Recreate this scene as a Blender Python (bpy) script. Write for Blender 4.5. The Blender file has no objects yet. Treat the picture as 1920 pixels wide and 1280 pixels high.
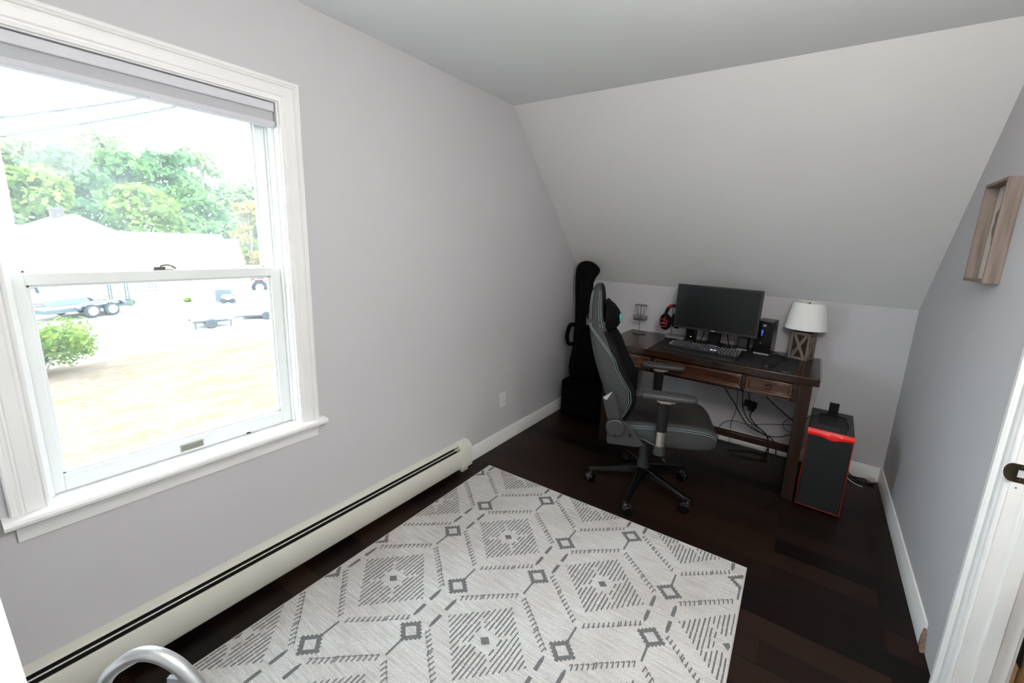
import bpy, bmesh, math, random
from mathutils import Vector, Matrix, Euler
SC = bpy.context.scene
COL = SC.collection
PI = math.pi

# ------------------------------------------------------------------ camera
cam_d = bpy.data.cameras.new('camera')
cam = bpy.data.objects.new('camera', cam_d)
COL.objects.link(cam)
SC.camera = cam
YAW, PITCH, ROLL = -0.58952573, -0.2000037, 0.04201748
_f = Vector((math.sin(YAW)*math.cos(PITCH), math.cos(YAW)*math.cos(PITCH), math.sin(PITCH)))
_r = Vector((math.cos(YAW), -math.sin(YAW), 0)); _u = _r.cross(_f)
_c, _s = math.cos(ROLL), math.sin(ROLL)
_r2 = _r*_c + _u*_s; _u2 = -_r*_s + _u*_c
M = Matrix((( _r2.x, _u2.x, -_f.x, 1.84688988), (_r2.y, _u2.y, -_f.y, -3.60719551), (_r2.z, _u2.z, -_f.z, 1.54980132), (0, 0, 0, 1)))
cam.matrix_world = M
cam_d.sensor_width = 36.0
cam_d.lens = 785.424/1920*36
cam_d.shift_x = -35.6/1920
cam_d.shift_y = -28.39/1920
cam_d.clip_start = 0.02; cam_d.clip_end = 300

# ------------------------------------------------------------------ world, lights, exposure
world = bpy.data.worlds.new('overcast_sky'); SC.world = world
world.use_nodes = True
wn = world.node_tree.nodes; bg = wn['Background']
bg.inputs[0].default_value = (0.74, 0.88, 1.0, 1)
bg.inputs[1].default_value = 14.5
SC.view_settings.view_transform = 'Standard'
SC.view_settings.look = 'None'
SC.view_settings.exposure = 0.26
SC.view_settings.gamma = 1.0
SC.view_settings.use_curve_mapping = False
SC.cycles.use_denoising = True
SC.cycles.max_bounces = 10
SC.cycles.diffuse_bounces = 6
SC.cycles.transparent_max_bounces = 12
SC.cycles.sample_clamp_indirect = 8.0
SC.cycles.caustics_reflective = False
SC.cycles.caustics_refractive = False

def area_light(name, loc, rot, sx, sy, power, col, shape='RECTANGLE'):
    d = bpy.data.lights.new(name, 'AREA'); d.shape = shape; d.size = sx; d.size_y = sy
    d.energy = power; d.color = col
    o = bpy.data.objects.new(name, d); COL.objects.link(o); o.location = loc; o.rotation_euler = rot
    return o
FILL_GLOBE_L = 36.0      # radiance of the added fill globe (built further down, out of view)
HALL_POWER = 16.0
lh = area_light('hall_fill_light', (3.2, -2.6, 2.375), (0, 0, 0), 0.30, 0.30, HALL_POWER, (1.0, 0.95, 0.88), 'DISK')  # added fill for the room; no hall lamp is in view

# ------------------------------------------------------------------ materials
MATS = {}
def mat(name, col, rough=0.6, metal=0.0, var=0.06, scale=30.0, bump=0.0, bscale=None, spec=0.5, coat=0.0, stretch=None, col2=None, emit=None, sheen=0.0):
    """principled material with a noise-driven variation of its own colour"""
    if name in MATS: return MATS[name]
    m = bpy.data.materials.new(name); m.use_nodes = True
    nt = m.node_tree; N = nt.nodes; L = nt.links
    b = N['Principled BSDF']
    b.inputs['Roughness'].default_value = rough
    b.inputs['Metallic'].default_value = metal
    b.inputs['Specular IOR Level'].default_value = spec
    b.inputs['Coat Weight'].default_value = coat
    b.inputs['Sheen Weight'].default_value = sheen
    tc = N.new('ShaderNodeTexCoord'); mp = N.new('ShaderNodeMapping')
    L.new(tc.outputs['Object'], mp.inputs['Vector'])
    if stretch: mp.inputs['Scale'].default_value = stretch
    nz = N.new('ShaderNodeTexNoise'); nz.inputs['Scale'].default_value = scale; nz.inputs['Detail'].default_value = 5
    L.new(mp.outputs[0], nz.inputs['Vector'])
    rp = N.new('ShaderNodeValToRGB')
    a = col2 if col2 else tuple(c*(1-var) for c in col)
    z = col if col2 else tuple(min(1, c*(1+var)) for c in col)
    rp.color_ramp.elements[0].position = 0.3; rp.color_ramp.elements[0].color = (*a, 1)
    rp.color_ramp.elements[1].position = 0.7; rp.color_ramp.elements[1].color = (*z, 1)
    L.new(nz.outputs['Fac'], rp.inputs['Fac']); L.new(rp.outputs[0], b.inputs['Base Color'])
    if bump:
        n2 = N.new('ShaderNodeTexNoise'); n2.inputs['Scale'].default_value = bscale or scale*4; n2.inputs['Detail'].default_value = 3
        L.new(mp.outputs[0], n2.inputs['Vector'])
        bp = N.new('ShaderNodeBump'); bp.inputs['Strength'].default_value = bump; bp.inputs['Distance'].default_value = 0.002
        L.new(n2.outputs['Fac'], bp.inputs['Height']); L.new(bp.outputs[0], b.inputs['Normal'])
    if emit:
        b.inputs['Emission Color'].default_value = (*emit[0], 1); b.inputs['Emission Strength'].default_value = emit[1]
    MATS[name] = m
    return m

def floor_mat():
    m = bpy.data.materials.new('dark_plank_floor'); m.use_nodes = True
    nt = m.node_tree; N = nt.nodes; L = nt.links; b = N['Principled BSDF']
    tc = N.new('ShaderNodeTexCoord')
    br = N.new('ShaderNodeTexBrick'); br.offset = 0.37; br.offset_frequency = 2
    br.inputs['Scale'].default_value = 1.0
    br.inputs['Mortar Size'].default_value = 0.0016; br.inputs['Mortar Smooth'].default_value = 0.3
    br.inputs['Brick Width'].default_value = 1.15; br.inputs['Row Height'].default_value = 0.125
    br.inputs['Color1'].default_value = (0.0030, 0.0015, 0.0011, 1)
    br.inputs['Color2'].default_value = (0.0185, 0.0088, 0.0054, 1)
    br.inputs['Mortar'].default_value = (0.0025, 0.0016, 0.0014, 1)
    L.new(tc.outputs['Object'], br.inputs['Vector'])
    mp = N.new('ShaderNodeMapping'); mp.inputs['Scale'].default_value = (2.0, 34.0, 1.0)
    L.new(tc.outputs['Object'], mp.inputs['Vector'])
    nz = N.new('ShaderNodeTexNoise'); nz.inputs['Scale'].default_value = 2.2; nz.inputs['Detail'].default_value = 6
    L.new(mp.outputs[0], nz.inputs['Vector'])
    mr = N.new('ShaderNodeMapRange'); mr.inputs[3].default_value = 0.45; mr.inputs[4].default_value = 1.6
    L.new(nz.outputs['Fac'], mr.inputs[0])
    mx = N.new('ShaderNodeMix'); mx.data_type = 'RGBA'; mx.blend_type = 'MULTIPLY'; mx.inputs[0].default_value = 1
    L.new(br.outputs['Color'], mx.inputs[6]); L.new(mr.outputs[0], mx.inputs[7])
    L.new(mx.outputs[2], b.inputs['Base Color'])
    mr2 = N.new('ShaderNodeMapRange'); mr2.inputs[3].default_value = 0.28; mr2.inputs[4].default_value = 0.5
    L.new(nz.outputs['Fac'], mr2.inputs[0]); L.new(mr2.outputs[0], b.inputs['Roughness'])
    bp = N.new('ShaderNodeBump'); bp.inputs['Strength'].default_value = 0.25; bp.inputs['Distance'].default_value = 0.002; bp.invert = True
    L.new(br.outputs['Fac'], bp.inputs['Height']); L.new(bp.outputs[0], b.inputs['Normal'])
    b.inputs['Specular IOR Level'].default_value = 0.2
    return m

def rug_mat():
    m = bpy.data.materials.new('heathered_rug_pile'); m.use_nodes = True
    nt = m.node_tree; N = nt.nodes; L = nt.links; b = N['Principled BSDF']
    b.inputs['Roughness'].default_value = 0.95; b.inputs['Specular IOR Level'].default_value = 0.1
    tc = N.new('ShaderNodeTexCoord')
    mp = N.new('ShaderNodeMapping'); mp.inputs['Scale'].default_value = (5.0, 95.0, 1.0)
    L.new(tc.outputs['Object'], mp.inputs['Vector'])
    n1 = N.new('ShaderNodeTexNoise'); n1.inputs['Scale'].default_value = 1.6; n1.inputs['Detail'].default_value = 4
    L.new(mp.outputs[0], n1.inputs['Vector'])
    n2 = N.new('ShaderNodeTexNoise'); n2.inputs['Scale'].default_value = 420; n2.inputs['Detail'].default_value = 2
    L.new(tc.outputs['Object'], n2.inputs['Vector'])
    n3 = N.new('ShaderNodeTexNoise'); n3.inputs['Scale'].default_value = 2.6; n3.inputs['Detail'].default_value = 2
    L.new(tc.outputs['Object'], n3.inputs['Vector'])
    r1 = N.new('ShaderNodeValToRGB')
    r1.color_ramp.elements[0].position = 0.32; r1.color_ramp.elements[0].color = (0.43, 0.408, 0.39, 1)
    r1.color_ramp.elements[1].position = 0.62; r1.color_ramp.elements[1].color = (0.575, 0.56, 0.54, 1)
    L.new(n1.outputs['Fac'], r1.inputs['Fac'])
    r3 = N.new('ShaderNodeValToRGB')
    r3.color_ramp.elements[0].position = 0.35; r3.color_ramp.elements[0].color = (0.94, 0.91, 0.90, 1)
    r3.color_ramp.elements[1].position = 0.65; r3.color_ramp.elements[1].color = (1.06, 1.08, 1.08, 1)
    L.new(n3.outputs['Fac'], r3.inputs['Fac'])
    mr = N.new('ShaderNodeMapRange'); mr.inputs[1].default_value = 0.25; mr.inputs[2].default_value = 0.75; mr.inputs[3].default_value = 0.62; mr.inputs[4].default_value = 1.3
    L.new(n2.outputs['Fac'], mr.inputs[0])
    mx = N.new('ShaderNodeMix'); mx.data_type = 'RGBA'; mx.blend_type = 'MULTIPLY'; mx.inputs[0].default_value = 1
    L.new(r1.outputs[0], mx.inputs[6]); L.new(mr.outputs[0], mx.inputs[7])
    my = N.new('ShaderNodeMix'); my.data_type = 'RGBA'; my.blend_type = 'MULTIPLY'; my.inputs[0].default_value = 1
    L.new(mx.outputs[2], my.inputs[6]); L.new(r3.outputs[0], my.inputs[7])
    L.new(my.outputs[2], b.inputs['Base Color'])
    bp = N.new('ShaderNodeBump'); bp.inputs['Strength'].default_value = 0.5; bp.inputs['Distance'].default_value = 0.003
    L.new(n2.outputs['Fac'], bp.inputs['Height']); L.new(bp.outputs[0], b.inputs['Normal'])
    return m

def glass_mat(name, v0, v1):
    m = bpy.data.materials.new(name); m.use_nodes = True
    nt = m.node_tree; N = nt.nodes; L = nt.links
    N.remove(N['Principled BSDF'])
    tr = N.new('ShaderNodeBsdfTransparent'); tr.inputs[0].default_value = (0.97, 0.985, 0.975, 1)
    gl = N.new('ShaderNodeBsdfGlossy'); gl.inputs['Roughness'].default_value = 0.02
    nz = N.new('ShaderNodeTexNoise'); nz.inputs['Scale'].default_value = 3.0
    lw = N.new('ShaderNodeLayerWeight'); lw.inputs[0].default_value = 0.5
    pw = N.new('ShaderNodeMath'); pw.operation = 'POWER'; pw.inputs[1].default_value = 5.0; L.new(lw.outputs['Facing'], pw.inputs[0])
    fr = N.new('ShaderNodeMath'); fr.operation = 'MULTIPLY_ADD'; fr.inputs[1].default_value = 0.6; fr.inputs[2].default_value = 0.004; L.new(pw.outputs[0], fr.inputs[0])
    mx = N.new('ShaderNodeMixShader')
    L.new(fr.outputs[0], mx.inputs[0]); L.new(tr.outputs[0], mx.inputs[1]); L.new(gl.outputs[0], mx.inputs[2])
    # translucent veil paints in flare haze, plus rain film on the upper pane
    tl = N.new('ShaderNodeBsdfTranslucent'); tl.inputs[0].default_value = (0.9, 0.95, 0.93, 1)
    tc = N.new('ShaderNodeTexCoord'); nz.inputs['Scale'].default_value = 4.0; L.new(tc.outputs['Object'], nz.inputs['Vector'])
    mr = N.new('ShaderNodeMapRange'); mr.inputs[1].default_value = 0.3; mr.inputs[2].default_value = 0.7; mr.inputs[3].default_value = v0; mr.inputs[4].default_value = v1
    L.new(nz.outputs['Fac'], mr.inputs[0])
    m2 = N.new('ShaderNodeMixShader'); L.new(mr.outputs[0], m2.inputs[0]); L.new(mx.outputs[0], m2.inputs[1]); L.new(tl.outputs[0], m2.inputs[2])
    L.new(m2.outputs[0], N['Material Output'].inputs[0])
    return m

def leaf_mat(name, c1, c2, scale=1.2):
    m = bpy.data.materials.new(name); m.use_nodes = True
    nt = m.node_tree; N = nt.nodes; L = nt.links
    N.remove(N['Principled BSDF'])
    tc = N.new('ShaderNodeTexCoord')
    nz = N.new('ShaderNodeTexNoise'); nz.inputs['Scale'].default_value = scale; nz.inputs['Detail'].default_value = 5
    L.new(tc.outputs['Object'], nz.inputs['Vector'])
    rp = N.new('ShaderNodeValToRGB')
    rp.color_ramp.elements[0].position = 0.38; rp.color_ramp.elements[0].color = (*c1, 1)
    rp.color_ramp.elements[1].position = 0.64; rp.color_ramp.elements[1].color = (*c2, 1)
    L.new(nz.outputs['Fac'], rp.inputs['Fac'])
    d = N.new('ShaderNodeBsdfDiffuse'); t = N.new('ShaderNodeBsdfTranslucent')
    L.new(rp.outputs[0], d.inputs[0]); L.new(rp.outputs[0], t.inputs[0])
    mx = N.new('ShaderNodeMixShader'); mx.inputs[0].default_value = 0.45
    L.new(d.outputs[0], mx.inputs[1]); L.new(t.outputs[0], mx.inputs[2])
    L.new(mx.outputs[0], N['Material Output'].inputs[0])
    return m

def ground_mat():
    m = bpy.data.materials.new('dry_lawn'); m.use_nodes = True
    nt = m.node_tree; N = nt.nodes; L = nt.links; b = N['Principled BSDF']
    b.inputs['Roughness'].default_value = 1.0; b.inputs['Specular IOR Level'].default_value = 0.0
    tc = N.new('ShaderNodeTexCoord')
    mp = N.new('ShaderNodeMapping'); mp.inputs['Rotation'].default_value = (0, 0, 0.35); mp.inputs['Scale'].default_value = (1.6, 0.7, 1)
    L.new(tc.outputs['Object'], mp.inputs['Vector'])
    n1 = N.new('ShaderNodeTexNoise'); n1.inputs['Scale'].default_value = 1.3; n1.inputs['Detail'].default_value = 8; n1.inputs['Roughness'].default_value = 0.62
    L.new(mp.outputs[0], n1.inputs['Vector'])
    n2 = N.new('ShaderNodeTexNoise'); n2.inputs['Scale'].default_value = 9.0; n2.inputs['Detail'].default_value = 8; n2.inputs['Roughness'].default_value = 0.7
    L.new(mp.outputs[0], n2.inputs['Vector'])
    r1 = N.new('ShaderNodeValToRGB')
    e = r1.color_ramp.elements
    e[0].position = 0.40; e[0].color = (0.1009, 0.0773, 0.0608, 1)
    e[1].position = 0.62; e[1].color = (0.0866, 0.0704, 0.0421, 1)
    x = e.new(0.5); x.color = (0.0984, 0.0727, 0.0575, 1)
    L.new(n1.outputs['Fac'], r1.inputs['Fac'])
    r2 = N.new('ShaderNodeValToRGB')
    r2.color_ramp.elements[0].position = 0.36; r2.color_ramp.elements[0].color = (0.72, 0.7, 0.62, 1)
    r2.color_ramp.elements[1].position = 0.60; r2.color_ramp.elements[1].color = (1.15, 1.15, 1.15, 1)
    L.new(n2.outputs['Fac'], r2.inputs['Fac'])
    mx = N.new('ShaderNodeMix'); mx.data_type = 'RGBA'; mx.blend_type = 'MULTIPLY'; mx.inputs[0].default_value = 1
    L.new(r1.outputs[0], mx.inputs[6]); L.new(r2.outputs[0], mx.inputs[7])
    # pale gravel yard beyond the lawn (x below about -17 m)
    sp = N.new('ShaderNodeSeparateXYZ'); L.new(tc.outputs['Object'], sp.inputs[0])
    ad = N.new('ShaderNodeMath'); ad.operation = 'MULTIPLY_ADD'; ad.inputs[1].default_value = 2.4; 
    L.new(n1.outputs['Fac'], ad.inputs[0]); L.new(sp.outputs[0], ad.inputs[2])
    mr = N.new('ShaderNodeMapRange'); mr.inputs[1].default_value = -15.2; mr.inputs[2].default_value = -16.6; mr.inputs[3].default_value = 0; mr.inputs[4].default_value = 1
    L.new(ad.outputs[0], mr.inputs[0])
    mz = N.new('ShaderNodeMix'); mz.data_type = 'RGBA'
    L.new(mr.outputs[0], mz.inputs[0]); L.new(mx.outputs[2], mz.inputs[6]); mz.inputs[7].default_value = (0.26, 0.24, 0.225, 1)
    L.new(mz.outputs[2], b.inputs['Base Color'])
    return m

def brick_mat():
    m = bpy.data.materials.new('pale_brick'); m.use_nodes = True
    nt = m.node_tree; N = nt.nodes; L = nt.links; b = N['Principled BSDF']
    b.inputs['Roughness'].default_value = 0.9
    tc = N.new('ShaderNodeTexCoord'); br = N.new('ShaderNodeTexBrick')
    br.inputs['Scale'].default_value = 5
    br.inputs['Color1'].default_value = (0.0638, 0.0442, 0.0382, 1); br.inputs['Color2'].default_value = (0.0553, 0.0365, 0.0323, 1); br.inputs['Mortar'].default_value = (0.0680, 0.0553, 0.0493, 1)
    L.new(tc.outputs['Object'], br.inputs['Vector']); L.new(br.outputs[0], b.inputs['Base Color'])
    return m

PAINT = mat('lavender_grey_wall_paint', (0.548, 0.538, 0.552), 0.75, var=0.012, scale=3, bump=0.05, bscale=180, spec=0.25)
SLOPEM = mat('pale_grey_slope', (0.70, 0.70, 0.695), 0.8, var=0.012, scale=3, bump=0.05, bscale=170, spec=0.2)  # slope toned lighter than the walls
CEILP = mat('flat_ceiling_paint', (0.80, 0.825, 0.82), 0.9, var=0.012, scale=3, bump=0.05, bscale=160, spec=0.1)
TRIM = mat('white_trim_paint', (0.80, 0.80, 0.785), 0.38, var=0.02, scale=8)
VINYL = mat('white_vinyl', (0.78, 0.80, 0.785), 0.35, var=0.02, scale=8)
CREAM = mat('cream_heater_enamel', (0.63, 0.62, 0.55), 0.42, var=0.02, scale=10)
DARKVOID = mat('dark_metal_and_shade', (0.012, 0.012, 0.012), 0.7)
GREYFIN = mat('grey_damper_metal', (0.42, 0.42, 0.40), 0.4, 0.3)
DESKWOOD = mat('dark_cherry_wood', (0.031, 0.0112, 0.0053), 0.26, var=0.0, scale=3.2, stretch=(1.2, 9, 9), col2=(0.0125, 0.0046, 0.0026), coat=0.25, spec=0.4)
DRAWERWOOD = mat('polished_red_brown_wood', (0.070, 0.026, 0.0105), 0.2, scale=3.2, stretch=(1.2, 9, 9), col2=(0.034, 0.0118, 0.005), coat=0.4, spec=0.5)
HIGHLIGHTWOOD = mat('highlight_brown_moulding', (0.075, 0.032, 0.0155), 0.22, var=0.25, scale=18, coat=0.4)  # lighter wood paints the highlight lines along the drawer mouldings
DESKLEG = mat('dark_cherry_leg_wood', (0.034, 0.0155, 0.0085), 0.4, scale=3.2, stretch=(9, 9, 1.1), col2=(0.017, 0.0076, 0.0045), coat=0.1, spec=0.3)
BLACKFAB = mat('black_nylon_cloth', (0.0022, 0.0022, 0.0024), 0.85, var=0.3, scale=60, bump=0.2, bscale=500, spec=0.12)
BLACKTOLEX = mat('black_vinyl_cover', (0.0012, 0.0012, 0.0014), 0.75, var=0.3, scale=80, bump=0.2, spec=0.1)
BLACKPL = mat('black_plastic', (0.0045, 0.0045, 0.005), 0.45, var=0.15, scale=20, spec=0.3)
BLACKGL = mat('black_gloss_metal', (0.003, 0.003, 0.0033), 0.25, var=0.1, scale=10, spec=0.35)
GREYPL = mat('charcoal_plastic', (0.024, 0.024, 0.0255), 0.5, var=0.1, scale=25)
CHFAB = mat('charcoal_weave_fabric', (0.040, 0.041, 0.0415), 0.88, var=0.22, scale=350, bump=0.3, bscale=900, spec=0.25)
CHDARK = mat('black_chair_leather', (0.0035, 0.0038, 0.0042), 0.7, var=0.2, scale=60, bump=0.1, spec=0.12)
CHSEAT = mat('dark_seat_fabric', (0.022, 0.0215, 0.021), 0.9, var=0.2, scale=350, bump=0.3, bscale=900, spec=0.2)
STITCH = mat('pale_teal_thread', (0.24, 0.33, 0.335), 0.7, var=0.15, scale=200)
TEAL = mat('teal_logo', (0.03, 0.42, 0.46), 0.6)
CHROME = mat('chrome', (0.72, 0.70, 0.66), 0.16, 1.0, var=0.03)
CHROMEDK = mat('satin_champagne_metal', (0.52, 0.47, 0.41), 0.35, 1.0, var=0.03)
SILVER = mat('silver_painted_tube', (0.62, 0.64, 0.65), 0.3, 0.75, var=0.04)
WIRE = mat('dull_grey_wire', (0.16, 0.16, 0.16), 0.4, 0.6, var=0.05)
RED = mat('red_plastic', (0.40, 0.008, 0.012), 0.35, var=0.05)
REDGLOW = mat('red_case_band', (0.62, 0.006, 0.005), 0.4, var=0.03, emit=((1.0, 0.010, 0.006), 0.10))
SHADE = mat('white_linen_shade', (0.84, 0.835, 0.80), 0.85, var=0.05, scale=260, bump=0.2, bscale=600)
OLDWOOD = mat('weathered_brown_wood', (0.20, 0.150, 0.118), 0.7, scale=4, stretch=(10, 10, 1.2), col2=(0.120, 0.086, 0.066), bump=0.2, bscale=30)
FRAMEWOOD = mat('grey_brown_barn_wood', (0.26, 0.205, 0.175), 0.7, scale=4, stretch=(14, 14, 1.0), col2=(0.150, 0.112, 0.092), bump=0.25, bscale=30)
INNERDARK = mat('dark_lamp_inside', (0.02, 0.012, 0.008), 0.8)
CREAMPAPER = mat('cream_backing', (0.62, 0.59, 0.53), 0.85, var=0.03)
LINEART = mat('grey_brown_cutout', (0.17, 0.145, 0.13), 0.8)
BRONZE = mat('aged_bronze', (0.085, 0.062, 0.045), 0.38, 0.85, var=0.2, scale=40)
NICKEL = mat('satin_nickel', (0.45, 0.43, 0.38), 0.35, 0.9, var=0.06)
RUG = rug_mat()
RUGDARK = mat('grey_rug_yarn', (0.150, 0.148, 0.150), 0.95, var=0.38, scale=420, bump=0.4, bscale=420, spec=0.1)
RUGEDGE = mat('rug_binding', (0.44, 0.42, 0.40), 0.95, var=0.2, scale=200)
MONSCR = mat('matte_black_screen', (0.004, 0.005, 0.005), 0.34, var=0.05, spec=0.28)
KEYS = mat('black_keycaps_worn', (0.030, 0.030, 0.038), 0.45, var=0.5, scale=120)
KEYLEG = mat('grey_key_legend', (0.36, 0.35, 0.40), 0.6)
WHITEPL = mat('white_plastic', (0.72, 0.72, 0.70), 0.4, var=0.03)
LIGHTGREY = mat('light_grey_plastic', (0.30, 0.30, 0.30), 0.5)
BLUELED = mat('blue_light', (0.02, 0.04, 0.6), 0.4, emit=((0.08, 0.16, 1.0), 2.5))
WHITELED = mat('white_light', (0.8, 0.8, 0.9), 0.4, emit=((0.75, 0.82, 1.0), 1.6))
GREENLED = mat('yellow_green_light', (0.5, 0.6, 0.1), 0.4, emit=((0.7, 0.85, 0.12), 1.2))
GLASS = glass_mat('window_glass', 0.006, 0.014)
HAZEGLASS = glass_mat('hazed_wet_glass', 0.016, 0.034)
RAWWOOD = mat('broken_raw_wood', (0.20, 0.135, 0.10), 0.9, var=0.3, scale=60, bump=0.6, bscale=120)
OAK = mat('honey_oak', (0.36, 0.20, 0.085), 0.42, scale=4, stretch=(10, 10, 1.2), col2=(0.26, 0.14, 0.055))
BLINDCL = mat('pale_lilac_blind', (0.60, 0.60, 0.64), 0.5, var=0.02)
BLINDFAB = mat('grey_blind_fabric', (0.47, 0.48, 0.50), 0.8, var=0.03, scale=100)
FLOORM = floor_mat()

# ------------------------------------------------------------------ mesh helpers
class MB:
    def __init__(s): s.v = []; s.f = []; s.m = []
    def add(s, vs, fs, mi=0):
        b = len(s.v); s.v += [tuple(v) for v in vs]
        for f in fs: s.f.append([b+i for i in f]); s.m.append(mi)
    def box(s, x0, x1, y0, y1, z0, z1, T=None, mi=0):
        vs = [Vector(p) for p in ((x0,y0,z0),(x1,y0,z0),(x1,y1,z0),(x0,y1,z0),(x0,y0,z1),(x1,y0,z1),(x1,y1,z1),(x0,y1,z1))]
        if T is not None: vs = [T @ v for v in vs]
        s.add(vs, [(3,2,1,0),(4,5,6,7),(0,1,5,4),(1,2,6,5),(2,3,7,6),(3,0,4,7)], mi); return s
    def cyl(s, p0, p1, r0, r1=None, n=20, mi=0):
        return s.tube([p0, p1], [r0, r0 if r1 is None else r1], n, mi=mi)
    def tube(s, pts, r, n=10, closed=False, mi=0, flat=1.0):
        pts = [Vector(p) for p in pts]; k = len(pts)
        rr = r if isinstance(r, (list, tuple)) else [r]*k
        rings = []; up = None
        for i, p in enumerate(pts):
            if closed: t = pts[(i+1) % k]-pts[i-1]
            else: t = pts[min(i+1, k-1)]-pts[max(i-1, 0)]
            t = t.normalized() if t.length > 1e-9 else Vector((0,0,1))
            if up is None: up = Vector((0,0,1)) if abs(t.z) < 0.9 else Vector((1,0,0))
            a = up-t*up.dot(t); a = a.normalized() if a.length > 1e-6 else t.orthogonal().normalized()
            b = t.cross(a); up = a
            rings.append([p+(a*math.cos(2*PI*j/n)*flat+b*math.sin(2*PI*j/n))*rr[i] for j in range(n)])
        return s.loft(rings, closed=closed, mi=mi)
    def loft(s, rings, closed=False, cap=True, mi=0, wrap=True, mfun=None):
        n = len(rings[0]); k = len(rings); b = len(s.v)
        for r in rings: s.v += [tuple(p) for p in r]
        for i in range(k if closed else k-1):
            i2 = (i+1) % k
            for j in range(n if wrap else n-1):
                j2 = (j+1) % n
                s.f.append([b+i*n+j, b+i*n+j2, b+i2*n+j2, b+i2*n+j]); s.m.append(mfun(i, j) if mfun else mi)
        if cap and not closed:
            s.f.append([b+j for j in range(n)][::-1]); s.m.append(mfun(0, -1) if mfun else mi)
            s.f.append([b+(k-1)*n+j for j in range(n)]); s.m.append(mfun(k-1, -1) if mfun else mi)
        return s
    def lathe(s, prof, c=(0,0,0), n=28, mi=0, axis='Z', T=None):
        rings = []
        for r, z in prof:
            ring = []
            for j in range(n):
                a = 2*PI*j/n; p = Vector((r*math.cos(a), r*math.sin(a), z))
                if axis == 'X': p = Vector((p.z, p.x, p.y))
                elif axis == 'Y': p = Vector((p.y, p.z, p.x))
                p = p+Vector(c)
                ring.append(T @ p if T is not None else p)
            rings.append(ring)
        return s.loft(rings, mi=mi)
    def prism(s, poly, axis, a, b, mi=0, T=None):
        """poly: 2d points in the two other axes, in order"""
        def P(p, t):
            q = {'X': (t, p[0], p[1]), 'Y': (p[0], t, p[1]), 'Z': (p[0], p[1], t)}[axis]
            q = Vector(q); return T @ q if T is not None else q
        n = len(poly)
        vs = [P(p, a) for p in poly]+[P(p, b) for p in poly]
        fs = [tuple(range(n))[::-1], tuple(range(n, 2*n))]+[(i, (i+1) % n, n+(i+1) % n, n+i) for i in range(n)]
        s.add(vs, fs, mi); return s
    def quad(s, a, b, c, d, mi=0): s.add([a, b, c, d], [(0,1,2,3)], mi); return s
    def build(s, name, mats, parent=None, bevel=0.0, seg=2, smooth=35, subsurf=0, loc=None):
        me = bpy.data.meshes.new(name)
        vs = s.v
        if loc is not None: vs = [(v[0]-loc[0], v[1]-loc[1], v[2]-loc[2]) for v in vs]
        me.from_pydata(vs, [], s.f)
        mats = mats if isinstance(mats, (list, tuple)) else [mats]
        for m in mats: me.materials.append(m)
        me.polygons.foreach_set('material_index', [min(i, len(mats)-1) for i in s.m])
        bm = bmesh.new(); bm.from_mesh(me); bmesh.ops.recalc_face_normals(bm, faces=bm.faces[:]); bm.to_mesh(me); bm.free()
        me.polygons.foreach_set('use_smooth', [bool(smooth)]*len(me.polygons))
        if smooth and not subsurf: me.set_sharp_from_angle(angle=math.radians(smooth))
        me.update()
        o = bpy.data.objects.new(name, me); COL.objects.link(o)
        if parent is not None: o.parent = parent
        if loc is not None: o.location = loc
        if bevel:
            md = o.modifiers.new('bevel', 'BEVEL'); md.width = bevel; md.segments = seg; md.limit_method = 'ANGLE'; md.angle_limit = math.radians(40)
        if subsurf:
            md = o.modifiers.new('subdivision', 'SUBSURF'); md.levels = subsurf; md.render_levels = subsurf
        return o

def thing(name, label, cat, loc=(0,0,0), rotz=0.0, group=None, kind=None):
    o = bpy.data.objects.new(name, None); COL.objects.link(o)
    o.empty_display_size = 0.1
    o.location = loc; o.rotation_euler = (0, 0, rotz)
    return tag(o, label, cat, group, kind)
def tag(o, label, cat, group=None, kind=None):
    o['label'] = label; o['category'] = cat
    if group: o['group'] = group
    if kind: o['kind'] = kind
    return o
def struct(o, label=None):
    o['kind'] = 'structure'
    if label: o['label'] = label
    return o
def plabel(o, label): o['label'] = label; return o
def Tm(loc=(0,0,0), rot=(0,0,0)): return Matrix.Translation(loc) @ Euler(rot).to_matrix().to_4x4()
def spline(pts, k=6):
    """Catmull-Rom through the points"""
    P = [Vector(p) for p in pts]; out = []
    for i in range(len(P)-1):
        a = P[max(i-1, 0)]; b = P[i]; c = P[i+1]; d = P[min(i+2, len(P)-1)]
        for j in range(k):
            t = j/k
            out.append(0.5*((2*b)+(c-a)*t+(2*a-5*b+4*c-d)*t*t+(3*b-a-3*c+d)*t**3))
    out.append(P[-1]); return out

# ------------------------------------------------------------------ room shell
W, K, H, S = 2.424, 1.219, 2.4384, 1.1644
YB = -4.85           # back wall
WY0, WY1, WZ0, WZ1 = -3.47, -2.70, 0.70, 2.05     # window opening
DY0, DY1, DZ1 = -2.62, -1.825, 2.04               # door opening in the right wall
T = 0.14
struct(MB().box(-0.3, 4.1, YB-0.2, 0.2, -0.2, 0).build('floor', FLOORM, smooth=0))
m = MB()
m.box(-T, 0, YB-T, WY0, -0.2, H+0.1); m.box(-T, 0, WY1, T, -0.2, H+0.1)
m.box(-T, 0, WY0, WY1, -0.2, WZ0-0.03); m.box(-T, 0, WY0, WY1, WZ1, H+0.1)
struct(m.build('wall_left', PAINT, smooth=0))
struct(MB().box(0, W+0.12, 0, T, -0.2, K+0.1).build('wall_far', PAINT, smooth=0))
m = MB(); m.prism([(0, K), (-S, H), (-S, H+0.2), (T, K+0.2), (T, K)], 'X', 0, W+0.12)
struct(m.build('wall_slope', SLOPEM, smooth=0))
m = MB()
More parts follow.
